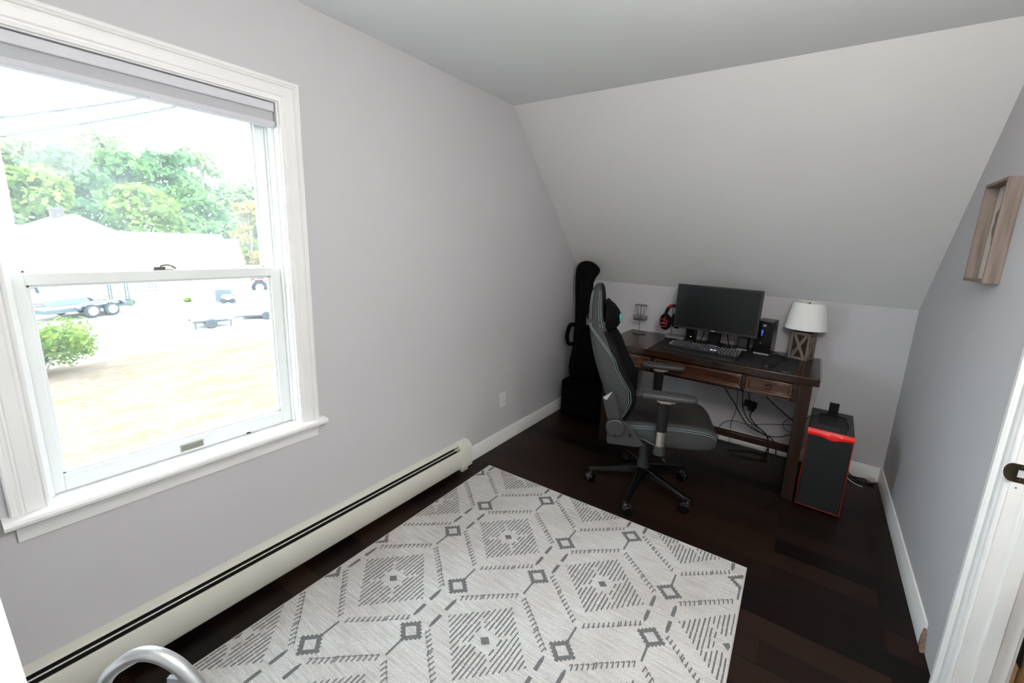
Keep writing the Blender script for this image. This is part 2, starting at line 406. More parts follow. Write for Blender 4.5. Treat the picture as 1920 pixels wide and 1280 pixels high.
m.box(W, W+0.11, DY1, T, -0.2, H+0.1); m.box(W, W+0.11, YB-T, DY0, -0.2, H+0.1); m.box(W, W+0.11, DY0, DY1, DZ1, H+0.1)
struct(m.build('wall_right', PAINT, smooth=0))
struct(MB().box(-T, 4.1, YB-T, YB, -0.2, H+0.1).build('wall_back', PAINT, smooth=0))
struct(MB().box(-T, 4.1, YB-T, -S, H, H+0.12).build('ceiling', CEILP, smooth=0))
m = MB(); m.box(3.9, 4.1, YB, -0.9, -0.2, H+0.1); m.box(W+0.11, 3.9, -1.0, -0.9, -0.2, H+0.1)
struct(m.build('wall_hall', PAINT, smooth=0))

# baseboards
def bprof(d, h): return [(0, 0), (d, 0), (d, h-0.022), (d-0.004, h-0.016), (d-0.004, h-0.008), (d-0.008, h), (0, h)]
BH = 0.104
struct(MB().prism(bprof(0.015, BH), 'Y', -1.612, -0.0005).build('baseboard_left', TRIM))
m = MB(); m.prism([(-y, z) for y, z in bprof(0.015, BH)], 'X', 0.0155, W-0.0155)
struct(m.build('baseboard_far', TRIM))
m = MB(); m.prism([(W-x, z) for x, z in bprof(0.015, BH)], 'Y', -1.50, -0.0005)
br = struct(m.build('baseboard_right', TRIM))
m = MB()
random.seed(4)
ring = []
for k in range(6):
    y = -1.5-0.008*k - (0.0 if k < 5 else 0.005)
    h = [0.086, 0.083, 0.07, 0.045, 0.03, 0.012][k]
    ring.append([(W-0.001, y, 0.001), (W-0.013-random.random()*0.004, y+random.uniform(-.004, .004), 0.001), (W-0.013-random.random()*0.004, y+random.uniform(-.004, .004), h*0.55), (W-0.010, y+random.uniform(-.004, .004), h), (W-0.001, y, h*random.uniform(.85, 1.05))])
m.loft(ring)
br2 = m.build('broken_end', RAWWOOD, br, smooth=0); plabel(br2, 'splintered raw brown broken end of the baseboard')

# ---------------------------------------------------------------- window
win = bpy.data.objects.new('window_1', None); COL.objects.link(win); win.location = (0, -3.085, WZ0); struct(win, 'white double hung window with moulded casing over the heater')
WL = Vector(win.location)
def wpart(name, mb, m, bevel=0.0, parent=None):
    mb.v = [(v[0]-WL.x, v[1]-WL.y, v[2]-WL.z) for v in mb.v]
    return mb.build(name, m, parent or win, bevel)
CP = [(0.0, 0.0), (0.0, 0.012), (0.007, 0.015), (0.011, 0.009), (0.017, 0.0095), (0.022, 0.014), (0.048, 0.0165), (0.051, 0.0115), (0.055, 0.0115), (0.059, 0.019), (0.064, 0.0165), (0.068, 0.021), (0.076, 0.021), (0.08, 0.017), (0.08, 0.0)]
def casing(y0, y1, z0, z1, sgn=1):
    rings = []
    rings.append([(x, y0-t, z0) for t, x in CP])
    rings.append([(x, y0-t, z1+t) for t, x in CP])
    rings.append([(x, y1+t, z1+t) for t, x in CP])
    rings.append([(x, y1+t, z0) for t, x in CP])
    return MB().loft(rings)
wpart('casing', casing(WY0+0.004, WY1-0.004, WZ0, WZ1-0.004), TRIM)
m = MB(); m.prism([(-0.05, 0.672), (0.044, 0.672), (0.052, 0.678), (0.054, 0.688), (0.05, 0.697), (0.044, 0.7), (-0.05, 0.7)], 'Y', -3.562, -2.602)
wpart('stool', m, TRIM)
m = MB(); m.prism([(0.0, 0.612), (0.010, 0.612), (0.012, 0.622), (0.012, 0.640), (0.018, 0.650), (0.024, 0.660), (0.024, 0.672), (0.0, 0.672)], 'Y', -3.540, -2.630)
wpart('apron', m, TRIM)
# jamb liner boards and vinyl tracks
m = MB()
m.box(-0.139, -0.0005, WY0-0.0, WY0+0.010, WZ0-0.02, WZ1); m.box(-0.139, -0.0005, WY1-0.010, WY1, WZ0-0.02, WZ1); m.box(-0.139, -0.0005, WY0+0.01, WY1-0.01, WZ1-0.008, WZ1)
wpart('jamb', m, TRIM)
m = MB()
for y0, sg in ((WY0+0.010, 1), (WY1-0.010, -1)):
    for x0, x1, d in ((-0.044, -0.034, 0.010), (-0.088, -0.081, 0.012), (-0.136, -0.126, 0.012), (-0.126, -0.044, 0.004)):
        a, b = sorted((y0, y0+sg*d)); m.box(x0, x1, a, b, WZ0, WZ1-0.01)
m.box(-0.139, -0.05, WY0+0.01, WY1-0.01, WZ0-0.025, WZ0)
wpart('sash_track', m, VINYL, 0.001)
def sash(name, x0, x1, y0, y1, z0, z1, sl, sr, sb, st, gm_=None):
    e = bpy.data.objects.new(name, None); COL.objects.link(e); e.parent = win
    m = MB()
    m.box(x0, x1, y0, y0+sl, z0, z1); m.box(x0, x1, y1-sr, y1, z0, z1)
    m.box(x0, x1, y0+sl, y1-sr, z0, z0+sb); m.box(x0, x1, y0+sl, y1-sr, z1-st, z1)
    xm = (x0+x1)/2
    # glazing stops, set back
    g = 0.008
    for a in ((y0+sl, y0+sl+g, z0+sb, z1-st), (y1-sr-g, y1-sr, z0+sb, z1-st), (y0+sl, y1-sr, z0+sb, z0+sb+g), (y0+sl, y1-sr, z1-st-g, z1-st)):
        m.box(xm-0.008, xm+0.006, a[0], a[1], a[2], a[3])
    wpart('sash_frame', m, VINYL, 0.002, e)
    p = wpart('pane', MB().box(xm-0.002, xm+0.002, y0+sl+g*0.5, y1-sr-g*0.5, z0+sb+g*0.5, z1-st-g*0.5), gm_ or GLASS, 0, e)
    return e
low = sash('lower_sash', -0.078, -0.046, WY0+0.016, WY1-0.016, 0.702, 1.397, 0.030, 0.042, 0.055, 0.034)
upp = sash('upper_sash', -0.124, -0.090, WY0+0.016, WY1-0.016, 1.362, 2.040, 0.030, 0.042, 0.034, 0.05, HAZEGLASS)
# sash lock on the meeting rail
m = MB(); m.box(-0.074, -0.050, -3.135, -3.075, 1.3975, 1.400); m.box(-0.072, -0.056, -3.130, -3.098, 1.400, 1.409)
m.tube(spline([(-0.060, -3.112, 1.411), (-0.057, -3.095, 1.4155), (-0.054, -3.083, 1.412), (-0.054, -3.070, 1.402)], 5), 0.003, 8)
wpart('sash_lock', m, mat('dull_bronze_lock', (0.13, 0.12, 0.10), 0.45, 0.5), 0.001)
# recessed lift in the bottom rail
m = MB(); y0, y1, z0, z1 = -3.128, -3.054, 0.712, 0.738
for a in ((y0, y1, z0, z0+.003), (y0, y1, z1-.003, z1), (y0, y0+.003, z0+.003, z1-.003), (y1-.003, y1, z0+.003, z1-.003)): m.box(-0.0462, -0.043, *a)
lift = wpart('sash_lift', m, NICKEL)
m = MB(); m.box(-0.0462, -0.0452, y0+.003, y1-.003, z0+.003, z1-.003); wpart('recess', m, mat('olive_grey_recess', (0.20, 0.19, 0.15), 0.5), 0, lift)
m = MB(); m.box(-0.0462, -0.0435, -2.905, -2.890, 0.703, 0.708); wpart('weep_hole', m, DARKVOID)
m = MB(); m.tube(spline([(-0.100, -2.722, 1.55), (-0.094, -2.729, 1.50), (-0.094, -2.736, 1.455), (-0.096, -2.726, 1.42), (-0.097, -2.722, 1.402)], 5), 0.0011, 6)
wpart('balance_cord', m, GREYPL)
DROP = bpy.data.materials.new('milky_raindrop'); DROP.use_nodes = True
_n = DROP.node_tree.nodes; _l = DROP.node_tree.links; _n.remove(_n['Principled BSDF'])
_t = _n.new('ShaderNodeBsdfTranslucent'); _z = _n.new('ShaderNodeTexNoise'); _z.inputs['Scale'].default_value = 300
_r = _n.new('ShaderNodeValToRGB'); _r.color_ramp.elements[0].color = (0.45, 0.47, 0.47, 1); _r.color_ramp.elements[1].color = (0.9, 0.92, 0.92, 1)
_l.new(_z.outputs[0], _r.inputs[0]); _l.new(_r.outputs[0], _t.inputs[0]); _l.new(_t.outputs[0], _n['Material Output'].inputs[0])
# rain drops on the outside of the upper pane
rnd = random.Random(11)
m = MB(); cnt = 0
while cnt < 420:
    y = rnd.uniform(-3.40, -2.78); z = rnd.betavariate(1.1, 2.2)*0.42+1.44
    r = rnd.choice((0.0014, 0.0017, 0.0020, 0.0030)); cnt += 1
    m.lathe([(r*0.6, 0.0), (r, 0.0004), (r*0.7, 0.001), (0.0001, 0.0013)], (-0.1092, y, z), 6, axis='X', T=None)
dr = tag(m.build('rain_drops', DROP, smooth=60), 'tiny white raindrops speckled over the upper window pane', 'water', kind='stuff')

# blind
bl = thing('window_blind', 'pale lilac cellular window blind pulled fully up under the window casing', 'blind', (-0.02, -3.085, 1.95))
def lp(mb, o): 
    mb.v = [(v[0]-o.location.x, v[1]-o.location.y, v[2]-o.location.z) for v in mb.v]; return mb
B0, B1 = WY0+0.013, WY1-0.013
lp(MB().box(-0.046, -0.008, B0, B1, 2.006, 2.039), bl).build('headrail', BLINDCL, bl, 0.003)
m = MB()
m.prism([(-0.044, 1.972), (-0.020, 1.972), (-0.018, 1.989), (-0.020, 2.006), (-0.044, 2.006)], 'Y', B0+0.002, B1-0.002)
lp(m, bl).build('shade_cells', BLINDFAB, bl)
lp(MB().prism([(-0.046, 1.950), (-0.016, 1.950), (-0.008, 1.957), (-0.010, 1.972), (-0.046, 1.972)], 'Y', B0, B1), bl).build('bottom_rail', BLINDCL, bl, 0.002)
m = MB(); m.prism([(-3.10, 1.948), (-3.06, 1.948), (-3.062, 1.955), (-3.07, 1.959), (-3.09, 1.959), (-3.098, 1.955)], 'X', -0.008, 0.002)
lp(m, bl).build('pull_tab', BLINDCL, bl, 0.001)

# ---------------------------------------------------------------- baseboard heater
ht = thing('baseboard_heater', 'long cream baseboard heater along the wall below the window', 'heater', (0.0, -2.95, 0))
Y0h, Y1h = -4.70, -1.70
lp(MB().prism([(0.0005, 0.03), (0.004, 0.03), (0.004, 0.194), (0.032, 0.189), (0.036, 0.186), (0.037, 0.188), (0.033, 0.192), (0.0005, 0.2)], 'Y', Y0h, Y1h), ht).build('back_cover', CREAM, ht)
lp(MB().prism([(0.060, 0.1655), (0.064, 0.1665), (0.068, 0.160), (0.070, 0.050), (0.064, 0.036), (0.055, 0.034), (0.055, 0.037), (0.062, 0.040), (0.067, 0.051), (0.065, 0.158)], 'Y', Y0h, Y1h), ht).build('front_panel', CREAM, ht)
lp(MB().prism([(0.0490, 0.1790), (0.0525, 0.1768), (0.0533, 0.1785), (0.0498, 0.181)], 'Y', Y0h, Y1h), ht).build('damper', CREAM, ht)
m = MB(); m.cyl((0.034, Y0h, 0.085), (0.034, Y1h, 0.085), 0.011, n=12); m.box(0.006, 0.060, Y0h, Y1h, 0.150, 0.1505); m.box(0.0045, 0.006, Y0h, Y1h, 0.05, 0.185)  # dark plate and liner paint the shade inside the heater slot
lp(m, ht).build('element_shade_liner', DARKVOID, ht)
m = MB(); m.prism([(0.0005, 0.028), (0.070, 0.028), (0.077, 0.036), (0.077, 0.150), (0.071, 0.168), (0.055, 0.190), (0.036, 0.203), (0.0005, 0.206)], 'Y', -1.72, -1.615)
ec = lp(m, ht).build('end_cap', CREAM, ht, 0.002)
m = MB(); m.box(0.012, 0.060, -1.700, -1.640, 0.0005, 0.030); m2 = lp(m, ht).build('foot', CREAM, ec, 0.002); 

# ---------------------------------------------------------------- outlet
ou = thing('wall_outlet', 'white duplex wall outlet on the wall past the heater', 'outlet', (0.0, -1.20, 0.355))
lp(MB().box(0.0003, 0.006, -1.236, -1.164, 0.298, 0.412), ou).build('cover_plate', WHITEPL, ou, 0.003)
for zc in (0.336, 0.374):
    pr = [(0.0165*math.cos(a), max(-0.013, min(0.013, 0.0165*math.sin(a)))) for a in [2*PI*k/24 for k in range(24)]]
    rc = lp(MB().prism([(-1.20+a, zc+b) for a, b in pr], 'X', 0.006, 0.0085), ou).build('receptacle', WHITEPL, ou)
    m = MB(); m.box(0.0085, 0.0088, -1.2075, -1.2055, zc-0.001, zc+0.007); m.box(0.0085, 0.0088, -1.1945, -1.1925, zc-0.001, zc+0.006); m.cyl((0.0085, -1.2, zc-0.007), (0.0088, -1.2, zc-0.007), 0.0022, n=10)
    lp(m, ou).build('slots', DARKVOID, rc)

# ---------------------------------------------------------------- door opening
dr1 = bpy.data.objects.new('door_1', None); COL.objects.link(dr1); dr1.location = (W, DY1, 0); struct(dr1, 'white door frame with bronze strike plate, no door leaf in view')
def dpart(name, mb, m_, bevel=0.0, parent=None):
    mb.v = [(v[0]-W, v[1]-DY1, v[2]) for v in mb.v]; return mb.build(name, m_, parent or dr1, bevel)
DC = [(0.0, 0.0), (0.0, 0.011), (0.007, 0.014), (0.012, 0.009), (0.018, 0.009), (0.024, 0.014), (0.040, 0.016), (0.045, 0.011), (0.052, 0.011), (0.058, 0.019), (0.068, 0.015), (0.074, 0.021), (0.090, 0.0215), (0.096, 0.017), (0.096, 0.0)]
def dcasing(xs, sg):
    y0, y1, z1 = DY0+0.012, DY1-0.012+0.012, DZ1
    y1 = DY1+0.010; y0 = DY0-0.010
    R = []
    R.append([(xs+sg*x, y0-t, 0.0005) for t, x in DC]); R.append([(xs+sg*x, y0-t, z1+t) for t, x in DC])
    R.append([(xs+sg*x, y1+t, z1+t) for t, x in DC]); R.append([(xs+sg*x, y1+t, 0.0005) for t, x in DC])
    return MB().loft(R)
dpart('casing', dcasing(W, -1), TRIM)
dpart('casing', dcasing(W+0.11, 1), TRIM)
m = MB(); m.box(W-0.001, W+0.111, DY1-0.002, DY1+0.018, 0.0005, DZ1); m.box(W-0.001, W+0.111, DY0-0.018, DY0+0.002, 0.0005, DZ1); m.box(W-0.001, W+0.111, DY0, DY1, DZ1-0.002, DZ1+0.018)
dpart('jamb', m, TRIM, 0.001)
m = MB(); m.box(W+0.038, W+0.074, DY1-0.015, DY1-0.002, 0.0005, DZ1-0.002); m.box(W+0.038, W+0.074, DY0+0.002, DY0+0.015, 0.0005, DZ1-0.002); m.box(W+0.038, W+0.074, DY0+.015, DY1-.015, DZ1-0.015, DZ1-0.002)
dpart('door_stop', m, TRIM, 0.002)
# strike plate: flat plate with latch hole and a curved lip over the casing edge
m = MB(); yy = DY1-0.002; zc = 0.93
x0, x1 = W-0.004, W+0.029
for a in ((x0, x0+0.011, zc-0.029, zc+0.029), (x1-0.005, x1, zc-0.029, zc+0.029), (x0+0.011, x1-0.005, zc-0.029, zc-0.012), (x0+0.011, x1-0.005, zc+0.012, zc+0.029)):
    m.box(a[0], a[1], yy-0.0018, yy, a[2], a[3])
R = []
for k in range(7):
    t = k/6; hh = 0.029*math.sqrt(max(0.06, 1-(t*0.97)**2)); x = x0-0.017*t; y = yy-0.0018+0.006*t*t
    R.append([(x, y, zc-hh), (x, y+0.0016, zc-hh), (x, y+0.0016, zc+hh), (x, y, zc+hh)])
m.loft(R)
sp = dpart('strike_plate', m, BRONZE)
for z in (zc-0.021, zc+0.021): dpart('screw', MB().lathe([(0.0001, -0.0026), (0.003, -0.0024), (0.0038, -0.0018)], (x0+0.019, yy, z), 10, axis='Y'), BRONZE, 0, sp)
dpart('latch_hole', MB().box(x0+0.011, x1-0.005, yy-0.0004, yy+0.0002, zc-0.012, zc+0.012), mat('pale_recess', (0.55, 0.56, 0.60), 0.6), 0, sp)
m = MB(); m.cyl((W+0.012, DY1-0.0026, 0.883), (W+0.012, DY1-0.0018, 0.883), 0.0022, n=10); dpart('nail_hole', m, DARKVOID)

# hall: oak stair rail just past the doorway
sr = thing('stair_railing', 'honey oak railing just past the doorway at the lower right corner', 'railing', (2.66, -1.72, 0))
m = MB(); m.box(2.62, 2.70, -2.05, -1.25, 0.0005, 0.04); lp(m, sr).build('base_rail', OAK, sr, 0.004)
m = MB(); m.box(2.63, 2.69, -2.05, -1.25, 0.86, 0.91); lp(m, sr).build('handrail', OAK, sr, 0.012)
for k in range(6):
    y = -1.98+k*0.13
    m = MB().lathe([(0.016, 0.04), (0.016, 0.12), (0.010, 0.14), (0.014, 0.2), (0.018, 0.32), (0.011, 0.5), (0.014, 0.7), (0.016, 0.74), (0.016, 0.86)], (2.66, y, 0), 12)
    lp(m, sr).build('spindle', OAK, sr)

# ---------------------------------------------------------------- added fill lights, out of view (room globe / hall)
cf = thing('fill_light', 'added white glass globe fill light, out of view in the room', 'fill light', (2.06, -3.00, H))
MB().lathe([(0.0001, -0.0005), (0.075, -0.0005), (0.075, -0.02), (0.02, -0.03), (0.015, -0.20), (0.05, -0.21), (0.05, -0.22), (0.0001, -0.22)], (0, 0, 0), 32).build('fitting', WHITEPL, cf)
gp = [(0.04, -0.215)]+[(0.2*math.sin(a), -0.41+0.2*math.cos(a)) for a in [0.3+k*(PI-0.3)/14 for k in range(15)]]
MB().lathe(gp, (0, 0, 0), 32).build('glass_globe', mat('fill_globe_glass', (0.9, 0.9, 0.88), 0.3, emit=((1.0, 0.965, 0.92), FILL_GLOBE_L)), cf)
cf2 = thing('fill_light', 'added white flush fill light, out of view in the hall', 'fill light', (3.2, -2.6, H))
MB().lathe([(0.18, -0.0005), (0.18, -0.055), (0.152, -0.06), (0.152, -0.035), (0.0001, -0.035)], (0, 0, 0), 40).build('housing', WHITEPL, cf2)

# ---------------------------------------------------------------- rug
RA = math.atan2(.042, 1.61); RO = Vector((.156, -1.525, 0))
rg = tag(bpy.data.objects.new('rug', bpy.data.meshes.new('rug')), 'pale grey area rug with dark diamond lattice pattern', 'rug')
COL.objects.link(rg); rg.location = RO; rg.rotation_euler = (0, 0, RA)
RW, RL, RT = 1.615, 2.36, 0.009
m = MB()
m.box(0, RW, -RL, 0, 0.0005, RT)
Z1 = RT+0.0006
rr = random.Random(7)
def mark(pts):
    """a flat mark of dark yarn, clipped to the rug; pts in (u across, v away from the far edge)"""
    P = [(min(max(u, 0.004), RW-0.004), min(max(v, 0.004), RL-0.004)) for u, v in pts]
    A = sum(P[i][0]*P[(i+1) % len(P)][1]-P[(i+1) % len(P)][0]*P[i][1] for i in range(len(P)))
    if abs(A) < 4e-6: return
    zz = Z1+(len(m.f) % 37)*0.00002
    m.add([(u, -v, zz) for u, v in P], [tuple(range(len(P)))], 1)
def vstroke(u, v0, v1, w, slant=0.0):
    mark([(u-w/2, v0), (u+w/2, v0), (u+w/2+slant, v1), (u-w/2+slant, v1)])
def inside(u, v, pad=0.0): return -pad < u < RW+pad and -pad < v < RL+pad
CU, DU = 0.262, 0.2685
def fill(u0, v0):
    hw, hv = 0.196, 0.186
    n = 11
    for k in range(-n, n+1):
        du = k*0.0172
        h = hv*(1-abs(du)/hw)
        if h < 0.006: continue
        segs = []
        a = -h; step = 0.001
        # gaps: the two lines through the centre parallel to the diamond's sides, and the clear centre
        v = -h; cur = None
        while v <= h:
            g1 = (abs(du/hw*hv - v) < 0.0085 or abs(du/hw*hv + v) < 0.0085) and abs(du)+abs(v) < 0.15
            g2 = abs(du)+abs(v) < 0.058
            if g1 or g2:
                if cur is not None and v-cur > 0.006: segs.append((cur, v))
                cur = None
            elif cur is None: cur = v
            v += step
        if cur is not None and h-cur > 0.006: segs.append((cur, h))
        for a, b in segs:
            j = rr.uniform(-.006, .006); w = rr.uniform(0.0050, 0.0070)
            t = a+j*0.5
            while t < b:
                e = min(b, t+rr.uniform(0.05, 0.085))
                sh = rr.uniform(-0.001, 0.001)
                vstroke(u0+du+sh, v0+t, v0+e-0.002, w, rr.uniform(-.0015, .0015)); t = e
    s = 0.021
    mark([(u0-s*1.1, v0), (u0, v0-s*0.95), (u0+s*1.1, v0), (u0, v0+s*0.95)])
    # chevron rows on the four sides, from the top and bottom points towards the dashes
    for sv in (-1, 1):
        for su in (-1, 1):
            n = 13
            for k in range(n):
                t = (k+0.5)/n
                jog = 0.016 if k >= 8 else 0.0
                u = u0+su*(0.012+t*0.215-jog*0.6); v = v0+sv*(0.254-t*0.165+jog*(-1.0)+ (0.02 if k >= 8 else 0))
                L = 0.026; w = 0.0055
                vstroke(u, v-L/2, v+L/2, w, su*sv*0.004)
                e = v+sv*L/2
                mark([(u, e-w*0.6), (u+su*0.010, e-sv*0.011-w*0.6), (u+su*0.010, e-sv*0.011+w*0.6), (u, e+w*0.6)])
def ring(u0, v0):
    a, t = 0.043, 0.0125
    for su in (-1, 1):
        for sv in (-1, 1):
            mark([(u0+su*a*1.12, v0), (u0, v0+sv*a), (u0, v0+sv*(a-t*1.25)), (u0+su*(a*1.12-t*1.35), v0)])
            for k in range(5):   # toothed outline
                q = (k+0.0)/4; c = (u0+su*a*1.12*q, v0+sv*a*(1-q)); s = 0.0078
                mark([(c[0]-s, c[1]-s), (c[0]+s, c[1]-s), (c[0]+s, c[1]+s), (c[0]-s, c[1]+s)])
def dash(u, v0, v1, taper):
    w = 0.0078
    if taper < 0: mark([(u-w*0.35, v0), (u+w*0.35, v0), (u+w, v0+0.02), (u+w, v1), (u-w, v1), (u-w, v0+0.02)])
    else: mark([(u-w, v0), (u+w, v0), (u+w, v1-0.02), (u+w*0.35, v1), (u-w*0.35, v1), (u-w, v1-0.02)])
for k in range(-2, 8):
    u = CU+DU*k
    for j in range(-2, 6):
        vf = (1.042 if k % 2 == 0 else 0.512)+1.058*(j-1)
        vp = (0.512 if k % 2 == 0 else -0.018)+1.058*(j-1)+ (0.0)
        if inside(u, vf, 0.3): fill(u, vf)
        if inside(u, vp, 0.3):
            for sv in (-1, 1):
                ring(u, vp+sv*0.136)
                vstroke(u, vp+sv*0.172, vp+sv*0.258, 0.0085)
            for su in (-1, 1):
                dash(u+su*0.046, vp-0.078, vp-0.012, -1); dash(u+su*0.046, vp+0.016, vp+0.082, 1)
m2 = MB(); 
me = rg.data
me.from_pydata(m.v, [], m.f); me.materials.append(RUG); me.materials.append(RUGDARK)
me.polygons.foreach_set('material_index', m.m); me.update()
m = MB(); pts = [(0, 0), (RW, 0), (RW, -RL), (0, -RL)]
m.tube([(a, b, 0.0052) for a, b in pts], 0.0046, 8, closed=True)
m.build('binding', RUGEDGE, rg)

# ---------------------------------------------------------------- desk
DX0, DX1, DYF, DYB, DZ = 0.546, 1.958, -0.668, -0.022, 0.815
dk = thing('writing_desk', 'dark cherry wood writing desk with three drawers under the sloped wall', 'desk', (1.25, -0.35, 0))
lp(MB().box(DX0, DX1, DYF, DYB, 0.768, DZ), dk).build('desktop', DESKWOOD, dk, 0.004, 3)
AF = -0.640   # apron front
m = MB()
ap0, ap1 = 0.655, 0.768
m.box(DX0+0.095, DX1-0.095, AF+0.028, AF+0.036, ap0+0.02, ap1)        # behind the drawers
for x0, x1 in ((DX0+0.095, 0.672), (0.934, 0.958), (1.542, 1.566), (1.830, DX1-0.095)): m.box(x0, x1, AF, AF+0.028, 0.640, ap1)
m.box(0.672, 1.830, AF, AF+0.028, 0.640, 0.655); m.box(0.672, 1.830, AF, AF+0.028, 0.754, ap1)
m.box(DX0+0.095, DX1-0.095, -0.078, -0.058, 0.640, ap1)
m.box(DX0+0.045, DX0+0.067, -0.60, -0.09, 0.640, ap1); m.box(DX1-0.067, DX1-0.045, -0.60, -0.09, 0.640, ap1)
lp(m, dk).build('apron', DESKWOOD, dk, 0.002)
for x0, x1, kn in ((0.674, 0.932, True), (0.960, 1.540, False), (1.568, 1.828, True)):
    m = MB(); z0, z1 = 0.657, 0.752
    # raised moulding round the drawer front
    t = 0.014
    for a in ((x0, x1, z0, z0+t), (x0, x1, z1-t, z1), (x0, x0+t, z0+t, z1-t), (x1-t, x1, z0+t, z1-t)): m.box(a[0], a[1], AF-0.006, AF+0.006, a[2], a[3])
    mould = m; m = MB(); m.box(x0+0.0005, x1-0.0005, AF+0.0065, AF+0.0255, z0+0.0005, z1-0.0005)
    t2 = 0.024
    for a in ((x0+t, x1-t, z0+t, z0+t2), (x0+t, x1-t, z1-t2, z1-t), (x0+t, x0+t2, z0+t2, z1-t2), (x1-t2, x1-t, z0+t2, z1-t2)): m.box(a[0], a[1], AF, AF+0.006, a[2], a[3])
    d = lp(m, dk).build('drawer', DRAWERWOOD, dk, 0.0035, 3)
    lp(mould, dk).build('moulding', HIGHLIGHTWOOD, d, 0.0035, 3)
    if kn:
        xc = (x0+x1)/2
        m = MB().lathe([(0.006, 0.0), (0.005, -0.012), (0.013, -0.018), (0.0155, -0.024), (0.012, -0.030), (0.0001, -0.032)], (xc, AF+0.006, (z0+z1)/2), 18, axis='Y')
        lp(m, dk).build('knob', BRONZE, d)
for lx in (DX0+0.032, DX1-0.098):
    for ly in (AF-0.018, -0.105):
        lp(MB().box(lx, lx+0.066, ly, ly+0.066, 0.0005, 0.768), dk).build('leg', DESKLEG, dk, 0.003)
for lx in (DX0+0.046, DX1-0.086):
    lp(MB().box(lx, lx+0.038, AF+0.048, -0.105, 0.185, 0.235), dk).build('side_stretcher', DESKLEG, dk, 0.003)
lp(MB().box(DX0+0.084, DX1-0.086, -0.37, -0.33, 0.187, 0.233), dk).build('stretcher', DESKWOOD, dk, 0.003)

# desk mat
m = MB(); m.prism([(0.905, -0.655), (1.828, -0.642), (1.838, -0.165), (0.905, -0.145)], 'Z', DZ+0.0003, DZ+0.0035)
mt = tag(m.build('desk_mat', mat('black_mat_cloth', (0.0055, 0.006, 0.0062), 0.75, var=0.2, scale=200, bump=0.2, bscale=600), bevel=0.001, loc=(1.37, -0.4, DZ)), 'large black desk mat under the keyboard and mouse', 'desk mat')
tg = MB().box(1.752, 1.802, -0.640, -0.634, DZ+0.0034, DZ+0.0041); tg.v = [(v[0]-1.37, v[1]+0.4, v[2]-DZ) for v in tg.v]; tg.build('label_tag', LIGHTGREY, mt)
MZ = DZ+0.0036

# monitor
mo = thing('computer_monitor', 'black flat computer monitor switched off in the middle of the desk', 'monitor', (1.268, -0.262, MZ), math.radians(-1.0))
def P(name, mb, mt_, par, bevel=0.0, **k): return mb.build(name, mt_, par, bevel, **k)
tilt = Tm((0, 0, 0.287), (math.radians(-4), 0, 0))
hw, hh = 0.296, 0.170
m = MB(); m.box(-hw, hw, -0.014, 0.020, -hh, hh, tilt); m.box(-0.17, 0.17, 0.020, 0.048, -0.12, 0.12, tilt)
for a in ((-hw, hw, -hh, -hh+0.019), (-hw, hw, hh-0.015, hh), (-hw, -hw+0.015, -hh+0.019, hh-0.015), (hw-0.015, hw, -hh+0.019, hh-0.015)): m.box(a[0], a[1], -0.019, -0.014, a[2], a[3], tilt)
P('housing', m, mat('charcoal_bezel', (0.011, 0.0115, 0.012), 0.45, spec=0.4), mo, 0.002)
P('screen', MB().box(-hw+0.015, hw-0.015, -0.0155, -0.0141, -hh+0.019, hh-0.015, tilt), MONSCR, mo)
P('logo', MB().box(-0.014, 0.014, -0.0197, -0.0189, -hh+0.006, -hh+0.014, tilt), LIGHTGREY, mo, 0.001)
m = MB(); m.box(-0.045, 0.045, 0.05, 0.075, 0.02, 0.30); P('neck', m, BLACKPL, mo, 0.006)
m = MB()
for sx in (-1, 1): m.tube([(sx*0.03, 0.06, 0.02), (sx*0.10, -0.02, 0.011), (sx*0.17, -0.075, 0.008)], [0.018, 0.013, 0.008], 10, flat=0.75)
m.box(-0.07, 0.07, 0.035, 0.10, 0.0005, 0.024)
P('foot', m, BLACKPL, mo, 0.003)

for nm, lb_, pts in (('display_cable', 'thick black cable trailing from the monitor stand towards the right speaker', [(1.345, -0.172, 0.96), (1.36, -0.175, 0.88), (1.385, -0.215, 0.835), (1.395, -0.245, MZ+0.006), (1.405, -0.22, MZ+0.006), (1.40, -0.16, MZ+0.006)]),
                     ('video_cable', 'black cable bunched left of the monitor stand', [(1.19, -0.172, 0.96), (1.18, -0.175, 0.88), (1.165, -0.205, 0.835), (1.156, -0.235, MZ+0.006), (1.165, -0.20, MZ+0.006), (1.17, -0.14, MZ+0.006)])):
    tag(MB().tube(spline(pts, 7), 0.0042, 8).build(nm, BLACKPL, loc=pts[0]), lb_, 'cable')
# speakers either side under the monitor
def speaker(name, x, y, label, rot, front):
    s = thing(name, label, 'speaker', (x, y, MZ), rot, 'desktop speakers')
    P('cabinet', MB().box(-0.036, 0.036, -0.035, 0.045, 0.0005, 0.118), BLACKPL, s, 0.005)
    P('grille', MB().box(-0.028, 0.028, -0.0385, -0.0351, 0.030, 0.110), front, s, 0.002)
    return s
s1 = speaker('desktop_speaker', 1.100, -0.215, 'small black desktop speaker with yellow green light below the monitor', 0.05, BLACKFAB)
P('power_light', MB().lathe([(0.0001, -0.0405), (0.0030, -0.0395), (0.0034, -0.0385)], (0.004, 0, 0.055), 12, axis='Y'), GREENLED, s1)
s2 = speaker('desktop_speaker', 1.472, -0.200, 'small desktop speaker with dark grey grille between monitor and black tower', -0.05, GREYPL)
P('base_strip', MB().box(-0.034, 0.034, -0.0375, -0.0351, 0.008, 0.018), LIGHTGREY, s2)

